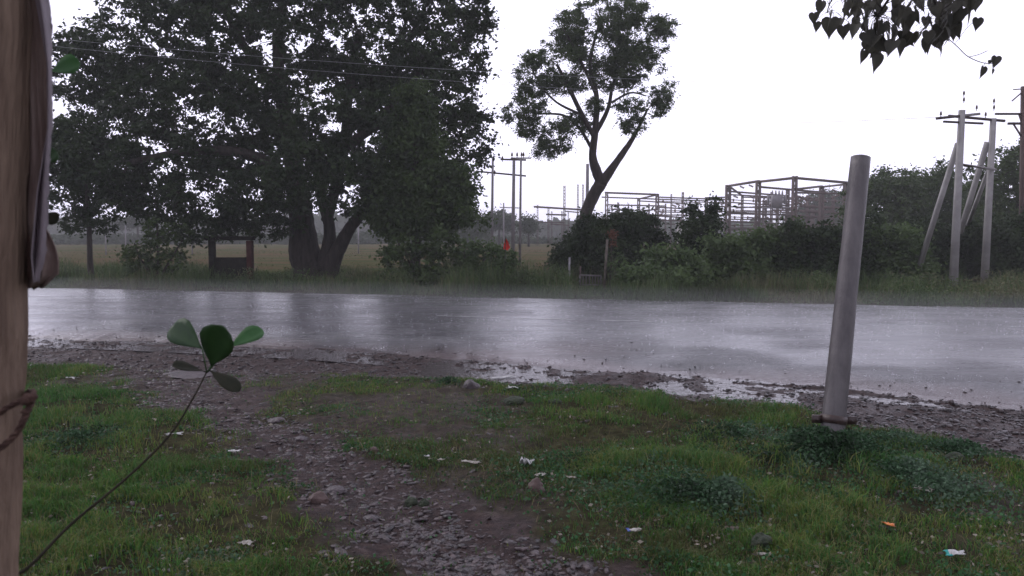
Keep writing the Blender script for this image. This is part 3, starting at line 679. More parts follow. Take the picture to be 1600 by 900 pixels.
# ------------------------------------------------------------------ electric poles
def insul(mb, p, h=.22, r=.06):
    p = Vector(p); mb.tube([p, p+Vector((0, 0, h*.35)), p+Vector((0, 0, h*.36)), p+Vector((0, 0, h*.6)), p+Vector((0, 0, h*.61)), p+Vector((0, 0, h))],
                           [r*.3, r*.3, r, r*.6, r*.9, r*.3], 7)
def pole_mesh(u0, v0, u1, v1, D, w, w2=None, ground=True, taper=.65):
    a = P(u0, v0, D); b = P(u1, v1, D)
    if ground: a.z = float(zground(a.x, a.y))-.2
    return a, b
def make_pole(label, u0, v0, u1, v1, D, wpx, material='concrete', group=None, arms=(), pins=(), brace=None, name='electric_pole', cat='pole', round_=False):
    k = mpp(D); a, b = pole_mesh(u0, v0, u1, v1, D, wpx)
    r = thing(name, label, cat, (a.x, a.y, a.z+.2), group)
    mb = MB()
    if round_: mb.tube([a, a.lerp(b, .5), b], [wpx*k/2, wpx*k/2*.85, wpx*k/2*.7], 10)
    else:
        # tapered square pole
        x = Vector((1, 0, 0)); y = Vector((0, 1, 0)); V = []
        for p, s in ((a, 1), (b, .72)):
            for sx, sy in ((-1, -1), (1, -1), (1, 1), (-1, 1)): V.append(tuple(p+(x*sx+y*sy*.8)*wpx*k/2*s))
        mb.add(V, [(3, 2, 1, 0), (4, 5, 6, 7), (0, 1, 5, 4), (1, 2, 6, 5), (2, 3, 7, 6), (3, 0, 4, 7)])
    mb.build('shaft', M[material], r)
    for (ua, va, da, ub, vb, db, t) in arms:
        m = MB(); m.bar(P(ua, va, D+da), P(ub, vb, D+db), t*k, t*k); m.build('crossarm', M['steel_dark' if t > 2.2 else 'steel_grey'], r)
    for (u, v, dd) in pins:
        m = MB(); insul(m, P(u, v+3, D+dd), 9*k, 2.0*k); m.build('insulator', M['porcelain'], r)
    if brace:
        for (ua, va, da, ub, vb, db, t) in brace:
            m = MB(); A = P(ua, va, D+da); 
            m.bar(A, P(ub, vb, D+db), t*k, t*k); m.build('brace', M[material], r)
    return r
make_pole('nearer pale concrete electric pole with slanting brace at right', 1489, 452, 1503, 172, 23, 10.5, arms=[(1464, 185, -.6, 1530, 178, .6, 4), (1474, 190, 0, 1536, 193, 0, 3)],
          pins=[(1506, 148, 0), (1506, 158, 0), (1526, 170, .5), (1470, 180, -.5)], brace=[(1436, 418, 1.5, 1497, 224, .1, 6.5)], group='pale concrete electric poles')
make_pole('farther pale concrete electric pole nearest the right edge, with two braces', 1538, 440, 1552, 185, 25.5, 9.5,
          arms=[(1482, 181, 0, 1570, 189, 0, 3.6), (1494, 256, -2.2, 1556, 265, 0, 3)], pins=[(1553, 160, 0), (1553, 170, 0), (1540, 181, 0)],
          brace=[(1500, 365, 1.0, 1543, 222, .1, 6.5), (1512, 352, 2.0, 1546, 262, .2, 5)], group='pale concrete electric poles')
make_pole('dull rusty steel pole with braced crossarms cut by the right edge', 1597, 440, 1599, 135, 27, 8, material='steel_rust',
          arms=[(1555, 178, 0, 1640, 178, 0, 3), (1575, 193, 0, 1640, 193, 0, 3.5), (1583, 140, 0, 1640, 136, 0, 1.6)], brace=[(1597, 215, 0, 1583, 193, 0, 2), (1597, 193, 0, 1592, 178, 0, 2), (1596, 145, 0, 1581, 158, 0, 1.6)], name='steel_pole')
K = 'distant electric poles left of the tall tree'
make_pole('single thin electric pole just right of the cone-crowned tree', 768, 385, 770, 245, 42, 4.6, material='steel_grey', arms=[(748, 268, 0, 822, 275, 0, 2.4)], pins=[(757, 262, 0), (773, 272, 0)], group=K)
make_pole('thicker pole of the paired electric poles near the flag', 801, 388, 803, 250, 42, 6.2, material='steel_grey', arms=[(782, 249, 0, 822, 250, 0, 2.6)], pins=[(800, 244, 0), (808, 244, 0), (785, 250, 0), (815, 244, 0)], group=K)
make_pole('slimmer right-hand pole of the paired electric poles near the flag', 812, 400, 814, 247, 41, 4.2, material='steel_grey', arms=[(798, 247, 0, 830, 247, 0, 2)], pins=[(818, 244, 0)], group=K)
make_pole('tiny faint electric pole with crossarm between the nearer poles', 787, 366, 787, 317, 85, 2.6, material='steel_grey', arms=[(781, 324, 0, 812, 325, 0, 1.5)], group=K)
make_pole('tall bare pole standing directly left of the leaning trunk', 917, 400, 918, 256, 45, 6.0, material='steel_grey', group=K)
# red flag
p0 = P(791, 430, 24.4); f0 = thing('flag', 'small red flag on a stick among verge bushes', 'flag', (p0.x, p0.y, float(zground(p0.x, p0.y))))
m = MB(); a = P(788, 448, 24.4); a.z = f0.location.z-.1; m.tube([a, P(790, 370, 24.4)], .012, 6); m.build('stick', M['bark'], f0)
A, B_, C_, D_ = P(790, 371, 24.4), P(797, 387, 24.4), P(793, 391, 24.3), P(786, 389, 24.5)
m = MB(); V = [A, P(794, 378, 24.35), B_, C_, D_, P(788, 380, 24.45)]; t = Vector((0, .012, 0)); V2 = [tuple(v) for v in V]+[tuple(v+t) for v in V]
m.add(V2, [(0, 1, 4, 5), (1, 2, 3, 4), (11, 10, 7, 6), (10, 9, 8, 7)]+[(i, (i+1) % 6+0, (i+1) % 6+6, i+6) for i in range(6)]); m.build('cloth', M['flag'], f0)

# ------------------------------------------------------------------ substation gantries
def gantry(label, D, cols, beams, ins=(), group='substation steel gantries', extra=None, braces=(), wires=()):
    k = mpp(D); c0 = cols[0]; p = P(c0[0], 372, D)
    r = thing('gantry', label, 'gantry', (p.x, p.y, float(zground(p.x, p.y))), group)
    for (u, v, w, dd) in cols:
        b = P(u, v, D+dd); a = Vector((b.x, b.y, float(zground(b.x, b.y))-.1)); w_ = w*k
        m = MB()
        # lattice column: four corner angles and lacing
        h = b.z-a.z; 
        for sx in (-1, 1):
            for sy in (-1, 1): m.bar(a+Vector((sx*w_*.42, sy*w_*.42, 0)), b+Vector((sx*w_*.36, sy*w_*.36, 0)), w_*.30)
        nseg = max(4, int(h/(w_*1.6)))
        for i in range(nseg):
            z0 = a.z+h*i/nseg; z1 = a.z+h*(i+1)/nseg; s = 1 if i % 2 else -1
            for sy in (-1, 1): m.bar((a.x-s*w_*.4, a.y+sy*w_*.4, z0), (a.x+s*w_*.4, a.y+sy*w_*.4, z1), w_*.16)
        m.build('column', M['steel_rust'], r)
    for (ua, va, da, ub, vb, db, t) in beams:
        m = MB(); m.bar(P(ua, va, D+da), P(ub, vb, D+db), t*k*1.25); m.build('beam', M['steel_rust'], r)
    for (u, v, dd, s) in ins:
        m = MB(); c = P(u, v, D+dd); e = c+Vector((s*7*k, 0, -3*k)); pts = [c.lerp(e, i/8) for i in range(9)]
        m.tube(pts, [k*(.5 if i % 2 == 0 else 2.0) for i in range(9)], 7); m.build('insulator', M['porcelain'], r)
    for (ua, ub, va, vb, ww) in wires:
        m = MB(); A_ = P(ua, va, D+3); B2 = P(ub, vb, D+3); m.tube([A_, A_.lerp(B2, .5)-Vector((0, 0, 1.2*k)), B2], ww*k, 5); m.build('conductor', M['steel_rust'], r)
        q_ = ua+6
        while q_ < ub-4:
            c_ = P(q_, va+(vb-va)*(q_-ua)/(ub-ua), D+2.5); m = MB(); m.tube([c_-Vector((0, 0, 2.8*k)), c_, c_+Vector((0, 0, 1.8*k))], [1.1*k, 1.7*k, .8*k], 6); m.build('insulator', M['porcelain'], r)
            q_ += random.uniform(13, 34)
    if extra: extra(r, k, D)
    return r
def transf(r, k, D):
    m = MB(); c = P(1214, 313, D-2)
    m.bar(c-Vector((0, 0, 10*k)), c+Vector((0, 0, 8*k)), 15*k, 9*k)
    for i in (-7, -2, 3, 8): m.tube([c+Vector((i*k, 0, 8*k)), c+Vector((i*k, 0, 15*k))], [1.6*k, .8*k], 6)
    for i in (-13, 12): m.tube([c+Vector((i*k, 0, -6*k)), c+Vector((i*k, 0, 8*k))], 2.2*k, 6)
    m.bar(c+Vector((-22*k, 0, -11*k)), c+Vector((22*k, 0, -11*k)), 2.2*k); m.build('transformer', M['steel_grey'], r)
gantry('tallest steel gantry of the substation, left of the leaning pipe', 92,
    [(1138, 289, 7.5, 0), (1185, 282, 6.5, -6), (1242, 275, 6, -12), (1284, 291, 6, -2), (1231, 296, 5, 4), (1322, 287, 6, -12), (1160, 306, 3.5, 6), (1206, 300, 3.5, 6), (1262, 305, 4, 6), (1302, 306, 4, 5)],
    [(1142, 358, 0, 1325, 356, 0, 2.2), (1160, 308, 6, 1302, 310, 5, 1.8), (1206, 328, 6, 1302, 330, 5, 2), (1138, 290, 0, 1160, 306, 6, 1.8), (1284, 292, -2, 1322, 288, -12, 2), (1262, 306, 6, 1262, 345, 2, 1.6), (1245, 352, 0, 1320, 350, 0, 2.4), (1160, 364, 6, 1300, 366, 5, 1.6), (1136, 291, 0, 1186, 283, -6, 2.6), (1186, 284, -6, 1242, 278, -12, 2.6), (1242, 278, -12, 1330, 286, -12, 2.6), (1186, 292, -6, 1290, 301, -2, 2.2), (1242, 296, -12, 1284, 291, -2, 2.4),
     (1138, 299, 0, 1231, 306, 4, 2), (1138, 304, 0, 1235, 309, 4, 1.6), (1138, 316, 0, 1232, 322, 4, 1.6), (1150, 325, 0, 1240, 320, 4, 1.6), (1138, 333, 0, 1245, 336, 4, 2.6), (1138, 346, 0, 1235, 350, 4, 2),
     (1170, 340, 0, 1250, 345, 0, 1.8), (1250, 322, 0, 1320, 326, 0, 3), (1250, 330, 0, 1310, 333, 0, 3), (1242, 301, -12, 1330, 303, -12, 2), (1240, 340, 0, 1300, 338, 0, 2.4)],
    [(1156, 291, 0, 1), (1170, 289, 0, 1), (1146, 306, 0, 1), (1172, 307, 0, 1), (1246, 306, 0, 1), (1264, 308, 0, 1), (1246, 316, 0, 1), (1160, 317, 0, -1), (1180, 337, 0, 1), (1300, 296, 0, 1), (1312, 304, 0, -1), (1196, 352, 0, 1), (1210, 330, 0, 1), (1260, 318, 0, -1), (1285, 312, 0, 1), (1320, 304, 0, 1), (1150, 330, 0, 1), (1220, 340, 0, 1)], extra=transf, wires=[(1140, 1238, 312, 315, .7), (1140, 1240, 328, 329, .7), (1142, 1300, 339, 342, .7), (1142, 1322, 352, 351, .7), (1245, 1322, 312, 314, .8), (1245, 1320, 336, 338, .7), (1188, 1284, 309, 312, .7), (1142, 1240, 360, 362, .7)])
gantry('middle steel gantry of the substation, right of the leaning trunk', 98,
    [(948, 301, 4.5, 0), (1027, 303, 5, 0), (998, 310, 4.5, 8), (1067, 300, 3, 0), (1049, 303, 2, 0), (1104, 308, 4.5, 4), (1040, 318, 2.2, 6), (1195, 312, 6, 8), (1078, 318, 3, 10), (1120, 316, 3.5, 10), (1014, 318, 2.5, 10), (966, 316, 3, 9), (982, 318, 2, 9), (1215, 318, 4, 10), (1270, 320, 5, 10)],
    [(945, 301, 0, 1028, 304, 0, 2.2), (950, 320, 0, 1040, 322, 0, 1.6), (960, 342, 0, 1100, 346, 0, 1.6), (1000, 336, 8, 1140, 336, 4, 1.6), (1040, 350, 4, 1140, 351, 4, 1.5), (998, 311, 8, 1028, 304, 0, 1.8), (940, 308, 4, 1105, 314, 4, 1.6), (1028, 308, 0, 1140, 312, 0, 1.6), (1000, 314, 8, 1070, 318, 0, 1.6), (948, 332, 0, 1068, 340, 0, 1.8), (1000, 331, 8, 1030, 326, 0, 1.6),
     (1104, 309, 4, 1140, 308, 4, 1.8), (1104, 316, 4, 1140, 318, 4, 1.4), (1030, 324, 0, 1070, 326, 0, 1.6), (1030, 331, 0, 1070, 332, 0, 1.4), (1104, 322, 4, 1240, 326, 4, 1.6), (1104, 330, 4, 1240, 332, 4, 1.6), (1104, 342, 4, 1240, 344, 4, 1.6), (1104, 356, 4, 1230, 356, 4, 1.6)],
    [(1112, 311, 4, 1), (1124, 311, 4, 1), (1133, 317, 4, -1), (1050, 320, 0, 1), (1056, 318, 0, 1), (1030, 330, 0, 1), (1035, 334, 0, -1), (1124, 328, 4, 1), (1090, 317, 0, 1), (960, 326, 0, 1), (1160, 330, 4, 1), (1180, 345, 4, 1)], wires=[(950, 1028, 326, 328, .6), (1030, 1138, 314, 316, .6), (1030, 1138, 328, 330, .6), (1030, 1138, 344, 345, .6), (952, 1030, 337, 340, .6), (1070, 1138, 356, 358, .6)])
gantry('small faint gantry left of the leaning trunk', 104,
    [(840, 320, 2.2, 0), (857, 323, 2.6, 0), (882, 290, 3, 0), (862, 330, 2, 4), (903, 288, 2.2, 0), (911, 288, 2.4, 0), (878, 330, 2, 4), (888, 330, 1.6, 4)],
    [(834, 323, 0, 914, 328, 0, 2.2), (853, 335, 0, 885, 336, 0, 2), (840, 347, 0, 882, 348, 0, 1.4), (860, 350, 0, 890, 352, 0, 1.4), (882, 330, 0, 905, 332, 0, 1.4)])
# control room wall between bushes
c = P(1085, 385, 88); r = thing('control_room', 'small grey flat-roofed building between the bushes', 'building', (c.x, c.y, 0))
m = MB(); a = P(1083, 352, 88); z0 = -.1; wx = 15*mpp(88)
V = [(a.x+sx*wx, a.y+sy*1.8+1.8, z) for z in (z0, a.z) for sx, sy in ((-1, -1), (1, -1), (1, 1), (-1, 1))]
m.add(V, [(3, 2, 1, 0), (4, 5, 6, 7), (0, 1, 5, 4), (1, 2, 6, 5), (2, 3, 7, 6), (3, 0, 4, 7)]); m.build('wall', M['concrete'], r)
m = MB(); m.bar((a.x-wx-.15, a.y+1.8, a.z+.08), (a.x+wx+.15, a.y+1.8, a.z+.08), 4.1, .15); m.build('roof', M['concrete'], r)
m = MB(); m.bar((a.x-.2, a.y-.03, 1.1), (a.x-.2, a.y-.03, 2.0), .7, .06); m.build('window', M['steel_dark'], r)

# ------------------------------------------------------------------ overhead wires
def wire(label, a, b, sag, r=.0042):
    a = Vector(a); b = Vector(b); pts = []
    for i in range(25):
        t = i/24; p = a.lerp(b, t); p.z -= sag*4*t*(1-t); pts.append(p)
    m = MB(); m.tube(pts, r, 5); o = m.build('power_line', M['wire'], None); tag(o, label, 'wire', 'overhead wires')
wire('uppermost thin overhead wire crossing in front of the huge tree', P(-300, 20, 23.5), P(1100, 128, 23.5), .25)
wire('lower thin overhead wire crossing in front of the huge tree', P(-300, 28, 23.8), P(1100, 150, 23.8), .25)
wire('faint wire leaving the nearer pale pole to the left', P(1466, 183, 22.4), P(900, 178, 60), .4, .005)

# ------------------------------------------------------------------ dark frame, gate, posts across the road
D = 26.5; k = mpp(D); c = P(361, 440, D)
r = thing('stone_frame', 'dark weathered frame with one rectangular opening left of huge trunk', 'frame', (c.x, c.y, float(zground(c.x, c.y))))
M['dark_stone'] = mat('dark_stone', (.012, .012, .010), .9, .05, base2=(.030, .027, .022), nscale=6, bump=.6, bscale=12)
M['red_stone'] = mat('red_stone', (.045, .016, .014), .9, .05, base2=(.065, .030, .026), nscale=6, bump=.6, bscale=12)
def upr(name, u0, u1, v0, v1, th, mt, dy=0):
    a = P(u0, v0, D+dy); b = P(u1, v1, D+dy); z0, z1 = min(a.z, b.z), max(a.z, b.z)
    V = [(x, y, z) for z in (z0, z1) for x, y in ((a.x, a.y-th/2), (b.x, a.y-th/2), (b.x, a.y+th/2), (a.x, a.y+th/2))]
    m = MB(); m.add(V, [(3, 2, 1, 0), (4, 5, 6, 7), (0, 1, 5, 4), (1, 2, 6, 5), (2, 3, 7, 6), (3, 0, 4, 7)]); o = m.build(name, M[mt], r)
    bv = o.modifiers.new('b', 'BEVEL'); bv.width = .015; bv.segments = 2
upr('post', 327, 337, 375, 445, .25, 'dark_stone'); upr('post', 386, 396, 376, 445, .25, 'red_stone')
upr('lintel', 320, 397, 369, 375.5, .3, 'dark_stone', .004); upr('panel', 337.2, 385.8, 402, 445, .18, 'dark_stone')
M['gate_steel'] = mat('gate_steel', (.10, .095, .095), .5, .3, base2=(.17, .155, .15), nscale=6)
# metal gate
D = 24; k = mpp(D); c = P(925, 460, D)
r = thing('metal_gate', 'small rusty barred gate in the verge grass', 'gate', (c.x, c.y, float(zground(c.x, c.y))))
zb = float(zground(c.x, c.y))+.03
m = MB(); tl, tr_ = P(906, 430, D), P(939, 431, D); m.bar(tl, tr_, .05); m.bar((tl.x, D, zb+.06), (tr_.x, D, zb+.06), .04); m.bar((tl.x, D, zb), tl, .05); m.bar((tr_.x, D, zb), tr_, .05); m.build('gate_frame', M['gate_steel'], r)
for u in (911, 916, 921, 926, 930, 935):
    t = P(u, 430, D); m = MB(); m.tube([(t.x, D, zb+.05), t], .016, 6); m.build('bar', M['gate_steel'], r)
def post(label, u0, v0, u1, v1, D, w, mt='concrete', name='fence_post', cat='post', group=None):
    a = P(u0, v0, D); a.z = float(zground(a.x, a.y))-.15; b = P(u1, v1, D); m = MB(); m.tube([a, a.lerp(b, .5), b], [w*mpp(D)/2, w*mpp(D)/2*.92, w*mpp(D)/2*.85], 8)
    return tag(m.build(name, M[mt], None), label, cat, group)
post('thin pale post left of the barred gate', 889, 445, 890, 402, 24.3, 3.6, 'steel_grey')
post('short stub post directly at the left end of barred gate', 906, 445, 907, 416, 24.15, 3, 'steel_rust')
post('tall grey post leaning right beside the barred gate', 943, 462, 949, 374, 23.7, 4.5, 'bark_pale')
tree('creeper', 'reddish-topped creeper climbing beside the tall gate post', 'creeper', 23.9, (958, 458), [[(952, 460, 0, 1.6), (955, 410, 0, 1.2), (955, 366, 0, .8)]],
     [(957, 372, 0, 5, 14)], 26, 14, .08, leaf='leaf_red', clump=.11, gaps=0, rtip=.003)
tree('weed_clump', 'grey-green trailing weed hanging over ground right of gate post', 'plant', 23.8, (965, 458), [[(960, 460, 0, 1.2), (962, 430, 0, 1), (958, 400, 0, .6)]],
     [(965, 415, 0, 16, 32), (975, 440, 0, 26, 16)], 80, 22, .10, leaf='leaf_light', clump=.2, gaps=.2, rtip=.003, asp=.25, droop=.8)
for i, (u, D, lab) in enumerate(((165, 60, 'left of the young tree'), (196, 62, 'right of the young tree'), (300, 64, 'left of the dark frame'), (560, 66, 'right of the huge trunk'))):
    post('faint thin field post %s' % lab, u, 385, u, 352, D, 2.2, 'steel_grey', group='faint posts in the field')

# ------------------------------------------------------------------ leaning pipe (near right)
a = G(1297, 708); b = P(1345, 246, 6.35)
r = thing('pipe_post', 'leaning grey-brown hollow pipe standing in roadside grass', 'post', (a.x, a.y, float(zground(a.x, a.y))))
def pipe_mat():
    m = mat('old_pipe', (.070, .062, .064), .40, .5, base2=(.13, .118, .118), nscale=3.0, bump=.25, bscale=40, stretch=(3, 3, .9), roughvar=.1, base3=(.10, .070, .066), detail=9, metal=.25)
    return m
M['pipe'] = pipe_mat()
ax = (b-a).normalized(); A0 = a-ax*.2; n_s = 40; R0, R1 = .090, .073; nr = 30
e1 = ax.cross(Vector((0, 1, 0))).normalized(); e2 = ax.cross(e1).normalized()
V = []; Q = []
length = (b-A0).length
for j in range(nr+1):
    t = j/nr; c = A0+ax*(length*t); R = R0+(R1-R0)*t
    for k_ in range(n_s):
        th = 2*math.pi*k_/n_s
        groove = -.008*math.exp(-((th-4.75)/.09)**2)          # long seam down the side
        rr = R+groove+.005*(vnoise(th*1.6, t*7)-.5)+.002*(vnoise(th*6, t*30)-.5)
        V.append(tuple(c+(e1*math.cos(th)+e2*math.sin(th))*rr))
for j in range(nr):
    for k_ in range(n_s): Q.append((j*n_s+k_, j*n_s+(k_+1) % n_s, (j+1)*n_s+(k_+1) % n_s, (j+1)*n_s+k_))
off = len(V)
for j in range(7):
    c = A0+ax*(length*(1-j*.01))
    for k_ in range(n_s):
        th = 2*math.pi*k_/n_s; V.append(tuple(c+(e1*math.cos(th)+e2*math.sin(th))*(R1*.86)))
for k_ in range(n_s):
    k2 = (k_+1) % n_s; Q.append((nr*n_s+k_, nr*n_s+k2, off+k2, off+k_))
    for j in range(6): Q.append((off+j*n_s+k_, off+j*n_s+k2, off+(j+1)*n_s+k2, off+(j+1)*n_s+k_))
np_mesh('pipe_shaft', V, [np.array(Q)], M['pipe'], r, smooth=True)
# clamp: band + two flat ears with bolts
ct = ((P(1300, 655, a.y)-A0).dot(ax)); cc = A0+ax*ct
m = MB(); ring = [cc-ax*.020, cc-ax*.020, cc+ax*.020, cc+ax*.020]; m.tube([cc-ax*.0305, cc-ax*.030, cc+ax*.030, cc+ax*.0305], [R0*.99, R0+.008, R0+.008, R0*.99], 32, cap=False)
for s, dz in ((-1, .006), (1, -.004)):
    p1 = cc+Vector((s*(R0+.002), -.012, dz)); p2 = cc+Vector((s*(R0+.078), -.012, dz)); m.bar(p1, p2, .012, .058)
    p1 = cc+Vector((s*(R0+.002), .014, dz)); p2 = cc+Vector((s*(R0+.070), .014, dz)); m.bar(p1, p2, .010, .054)
    q = cc+Vector((s*(R0+.040), 0, dz)); m.tube([q+Vector((0, -.034, 0)), q+Vector((0, .03, 0))], .008, 6)
m.build('clamp', M['steel_dark'], r)

# ------------------------------------------------------------------ foreground wooden post, rope, plastic cloth
D = .85
r = thing('wooden_post', 'rough upright wooden post at the left edge close to camera', 'post', tuple(P(-10, 900, D)[:2])+(0,))
def post_mat():
    return mat('rough_wood', (.125, .085, .062), .8, .15, base2=(.23, .165, .120), nscale=6, bump=.7, bscale=22, stretch=(6, 6, .9), base3=(.26, .19, .15))
M['wood'] = post_mat()
V = []; Q = []; ns = 60
for j in range(ns+1):
    v = -260+1500*j/ns; er = np.interp(v, [-260, 0, 300, 600, 900, 1240], [62, 56, 53, 51, 43, 36]); el = er-118
    n_ = 12
    for k_ in range(n_):
        # rounded-rectangle section
        th = 2*math.pi*k_/n_; cx = math.copysign(abs(math.cos(th))**.35, math.cos(th)); cy = math.copysign(abs(math.sin(th))**.35, math.sin(th))
        pr = P(er, v, D+.08); p = P(er, v, D); p.x = pr.x-.040+cx*.040; p.y += cy*.04+.04; w = (vnoise(k_*1.7, j*.35, 0, 1)-.5)*.006
        V.append((p.x+cx*w, p.y+cy*w, p.z))
for j in range(ns):
    for k_ in range(12): Q.append((j*12+k_, (j+1)*12+k_, (j+1)*12+(k_+1) % 12, j*12+(k_+1) % 12))
V = np.array(V); V[:12, 2] += 0
o = np_mesh('shaft', V, [np.array(Q), ], M['wood'], r, smooth=True)
def rope(pts, rad):
    m = MB(); sm = curve_pts(pts, 8)
    for ph in (0, 2.09, 4.19):
        q = []
        for i, p in enumerate(sm):
            t = (sm[min(i+1, len(sm)-1)]-sm[max(i-1, 0)]).normalized(); a_ = t.cross(Vector((0, 0, 1))).normalized(); b_ = t.cross(a_)
            an = ph+i*.7; q.append(p+(a_*math.cos(an)+b_*math.sin(an))*rad*.55)
        m.tube(q, rad*.62, 6)
    return m
M['rope'] = mat('rope', (.05, .028, .024), .9, .2, base2=(.11, .065, .05), nscale=60, bump=.5, bscale=200)
rp_ = thing('rope', 'dark brown rope tied slantwise round the wooden post', 'rope', tuple(P(30, 640, D-.01)))
m = rope([P(-72, 735, D+.09), P(-40, 722, D-.004), P(0, 700, D-.008), P(26, 676, D-.008), P(42, 645, D-.006), P(51, 622, D+.02), P(47, 612, D+.07), P(0, 640, D+.095), P(-72, 680, D+.09)], .0034); m.build('upper_loop', M['rope'], rp_)
m = rope([P(-72, 690, D+.02), P(-30, 665, D-.006), P(10, 638, D-.008), P(38, 624, D-.006), P(50, 620, D+.01), P(48, 634, D+.0), P(36, 646, D-.012)], .0030); m.build('lower_loop', M['rope'], rp_)
m = MB(); c = P(44, 624, D-.008)
m.tube([c+Vector((-.008, 0, -.004)), c, c+Vector((.008, .002, .004))], [.003, .0075, .003], 10); m.build('knot', M['rope'], rp_)
# cloth sheet
def cloth_mat():
    m = mat('sheet', (.32, .275, .295), .6, .2, base2=(.48, .43, .46), nscale=8, trans=.5, bump=.3, bscale=12, stretch=(4, 4, .7)); return m
M['sheet'] = cloth_mat(); M['sheet_brown'] = mat('sheet_brown', (.19, .135, .12), .8, .1, base2=(.36, .29, .26), nscale=10, trans=.4, bump=.4, bscale=20, stretch=(4, 4, .7))
D = .92
cl_ = thing('hanging_sheet', 'grubby folded plastic sheet hanging down beside the wooden post', 'sheet', tuple(P(60, 200, D+.04)))
def sheet(name, edge0, edge1, v0, v1, mt, folds, depth, nv=70, nu=26, dy=.03):
    V = []
    for j in range(nv+1):
        t = j/nv; v = v0+(v1-v0)*t
        a_ = np.interp(v, *edge0); b_ = np.interp(v, *edge1)
        for i in range(nu+1):
            s = i/nu; w = math.sin(s*folds*6.28+1.3*math.sin(t*5))*depth*(.3+.7*t)+ (vnoise(s*5, t*7, 0, 1)-.5)*depth*.8
            p = P(a_+(b_-a_)*s+(vnoise(s*3+4, t*8, 0, 1)-.5)*5*s+(rng.random()-.5)*4.5*s**4, v+(rng.random()-.5)*6*(t > .97), D+dy+w); V.append(tuple(p))
    n1 = nu+1; Q = [(j*n1+i, j*n1+i+1, (j+1)*n1+i+1, (j+1)*n1+i) for j in range(nv) for i in range(nu)]
    o = np_mesh(name, V, [np.array(Q)], M[mt], cl_, smooth=True); so_ = o.modifiers.new('s', 'SOLIDIFY'); so_.thickness = .0012
sheet('grey_fold', ([-260, 0, 100, 200, 300, 400, 440], [58, 55, 74, 74, 57, 48, 52]), ([-260, 0, 40, 90, 200, 300, 400, 440], [70, 75, 80, 81, 79, 74, 68, 56]), -260, 440, 'sheet', 1.2, .010, dy=-.004)
sheet('brown_fold', ([-260, 0, 200, 420, 450], [22, 22, 24, 24, 24]), ([-260, 0, 80, 200, 300, 345, 375, 410, 430, 450], [66, 66, 78, 77, 71, 66, 82, 92, 90, 62]), -260, 450, 'sheet_brown', 1.6, .008, dy=.012)

# ------------------------------------------------------------------ broad leaves
def leaf_shape(mb, base, direction, normal, L_, Wd, kind='obovate', curl=.15):
    d = Vector(direction).normalized(); n_ = Vector(normal); n_ = (n_-d*n_.dot(d)).normalized(); s = d.cross(n_)
    prof = {'obovate': [(0, .04), (.12, .18), (.3, .52), (.5, .82), (.68, 1), (.84, .92), (.95, .6), (1, .12)],
            'heart': [(0, .30), (-.06, .55), (.05, .92), (.2, 1), (.4, .86), (.58, .58), (.75, .28), (.88, .1), (1, .02)]}[kind]
    V = []
    for t, w in prof:
        for q in (-1, -.5, 0, .5, 1):
            up = abs(q)*w*Wd*.5*.25-curl*L_*t*t
            tt = t+(.10 if kind == 'heart' and q == 0 and t <= 0 else 0)
            V.append(tuple(Vector(base)+d*(L_*tt)+s*(Wd*.5*w*q)+n_*up))
    Q = [(i*5+j, i*5+j+1, (i+1)*5+j+1, (i+1)*5+j) for i in range(len(prof)-1) for j in range(4)]
    mb.add(V, Q)
M['leaf_broad'] = mat('leaf_broad', (.020, .055, .016), .42, .4, base2=(.032, .08, .022), nscale=25, trans=.25)
M['stem_dark'] = mat('stem_dark', (.016, .014, .009), .8, .1, base2=(.030, .025, .016), nscale=20)
M['leaf_bright'] = mat('leaf_bright', (.035, .12, .028), .42, .4, base2=(.05, .16, .04), nscale=25, trans=.35)
M['leaf_brown'] = mat('leaf_brown', (.014, .018, .010), .7, .15, base2=(.032, .030, .018), nscale=15, trans=.2)
D = 1.45; bp_ = P(36, 893, 1.10)
r = thing('seedling', 'thin bent seedling with five broad leaves in front of the road', 'plant', (bp_.x-.46, bp_.y, 0))
st = curve_pts([Vector((bp_.x-.46, bp_.y-.02, -.02)), Vector((bp_.x-.30, bp_.y-.02, .62)), P(-60, 945, 1.06), P(36, 893, 1.10), P(110, 820, 1.18), P(200, 745, 1.27), P(265, 680, 1.34), P(300, 625, 1.40), P(322, 583, D)], 8)
m = MB(); m.tube(st, list(np.interp(np.linspace(0, 1, len(st)), [0, .4, 1], [.0028, .0025, .0014])), 8); m.build('stem', M['stem_dark'], r)
top = P(323, 582, D)
def lf(u0, v0, u1, v1, wpx, nrm, mt, kind='obovate', curl=.1, dy0=0, dy1=0):
    a_ = P(u0, v0, D+dy0); b_ = P(u1, v1, D+dy1); m = MB(); leaf_shape(m, a_, b_-a_, nrm, (b_-a_).length, wpx*mpp(D), kind, curl)
    m.tube([top, a_.lerp(top, .4), a_], .0013, 5, cap=False)
    o = m.build('leaf', M[mt], r, smooth=True)
    s_ = o.modifiers.new('s', 'SOLIDIFY'); s_.thickness = .0006
lf(316, 545, 266, 506, 44, (.1, -1, .3), 'leaf_broad', dy1=.03)
lf(330, 572, 344, 514, 58, (0, -1, .1), 'leaf_broad', dy1=-.05)
lf(358, 543, 410, 512, 32, (-.2, -1, .4), 'leaf_bright', dy0=.02, dy1=.06)
lf(318, 580, 272, 568, 26, (.1, -.6, 1), 'leaf_brown', dy1=-.04)
lf(328, 579, 372, 606, 26, (.4, -.7, .6), 'leaf_brown', dy1=-.05)
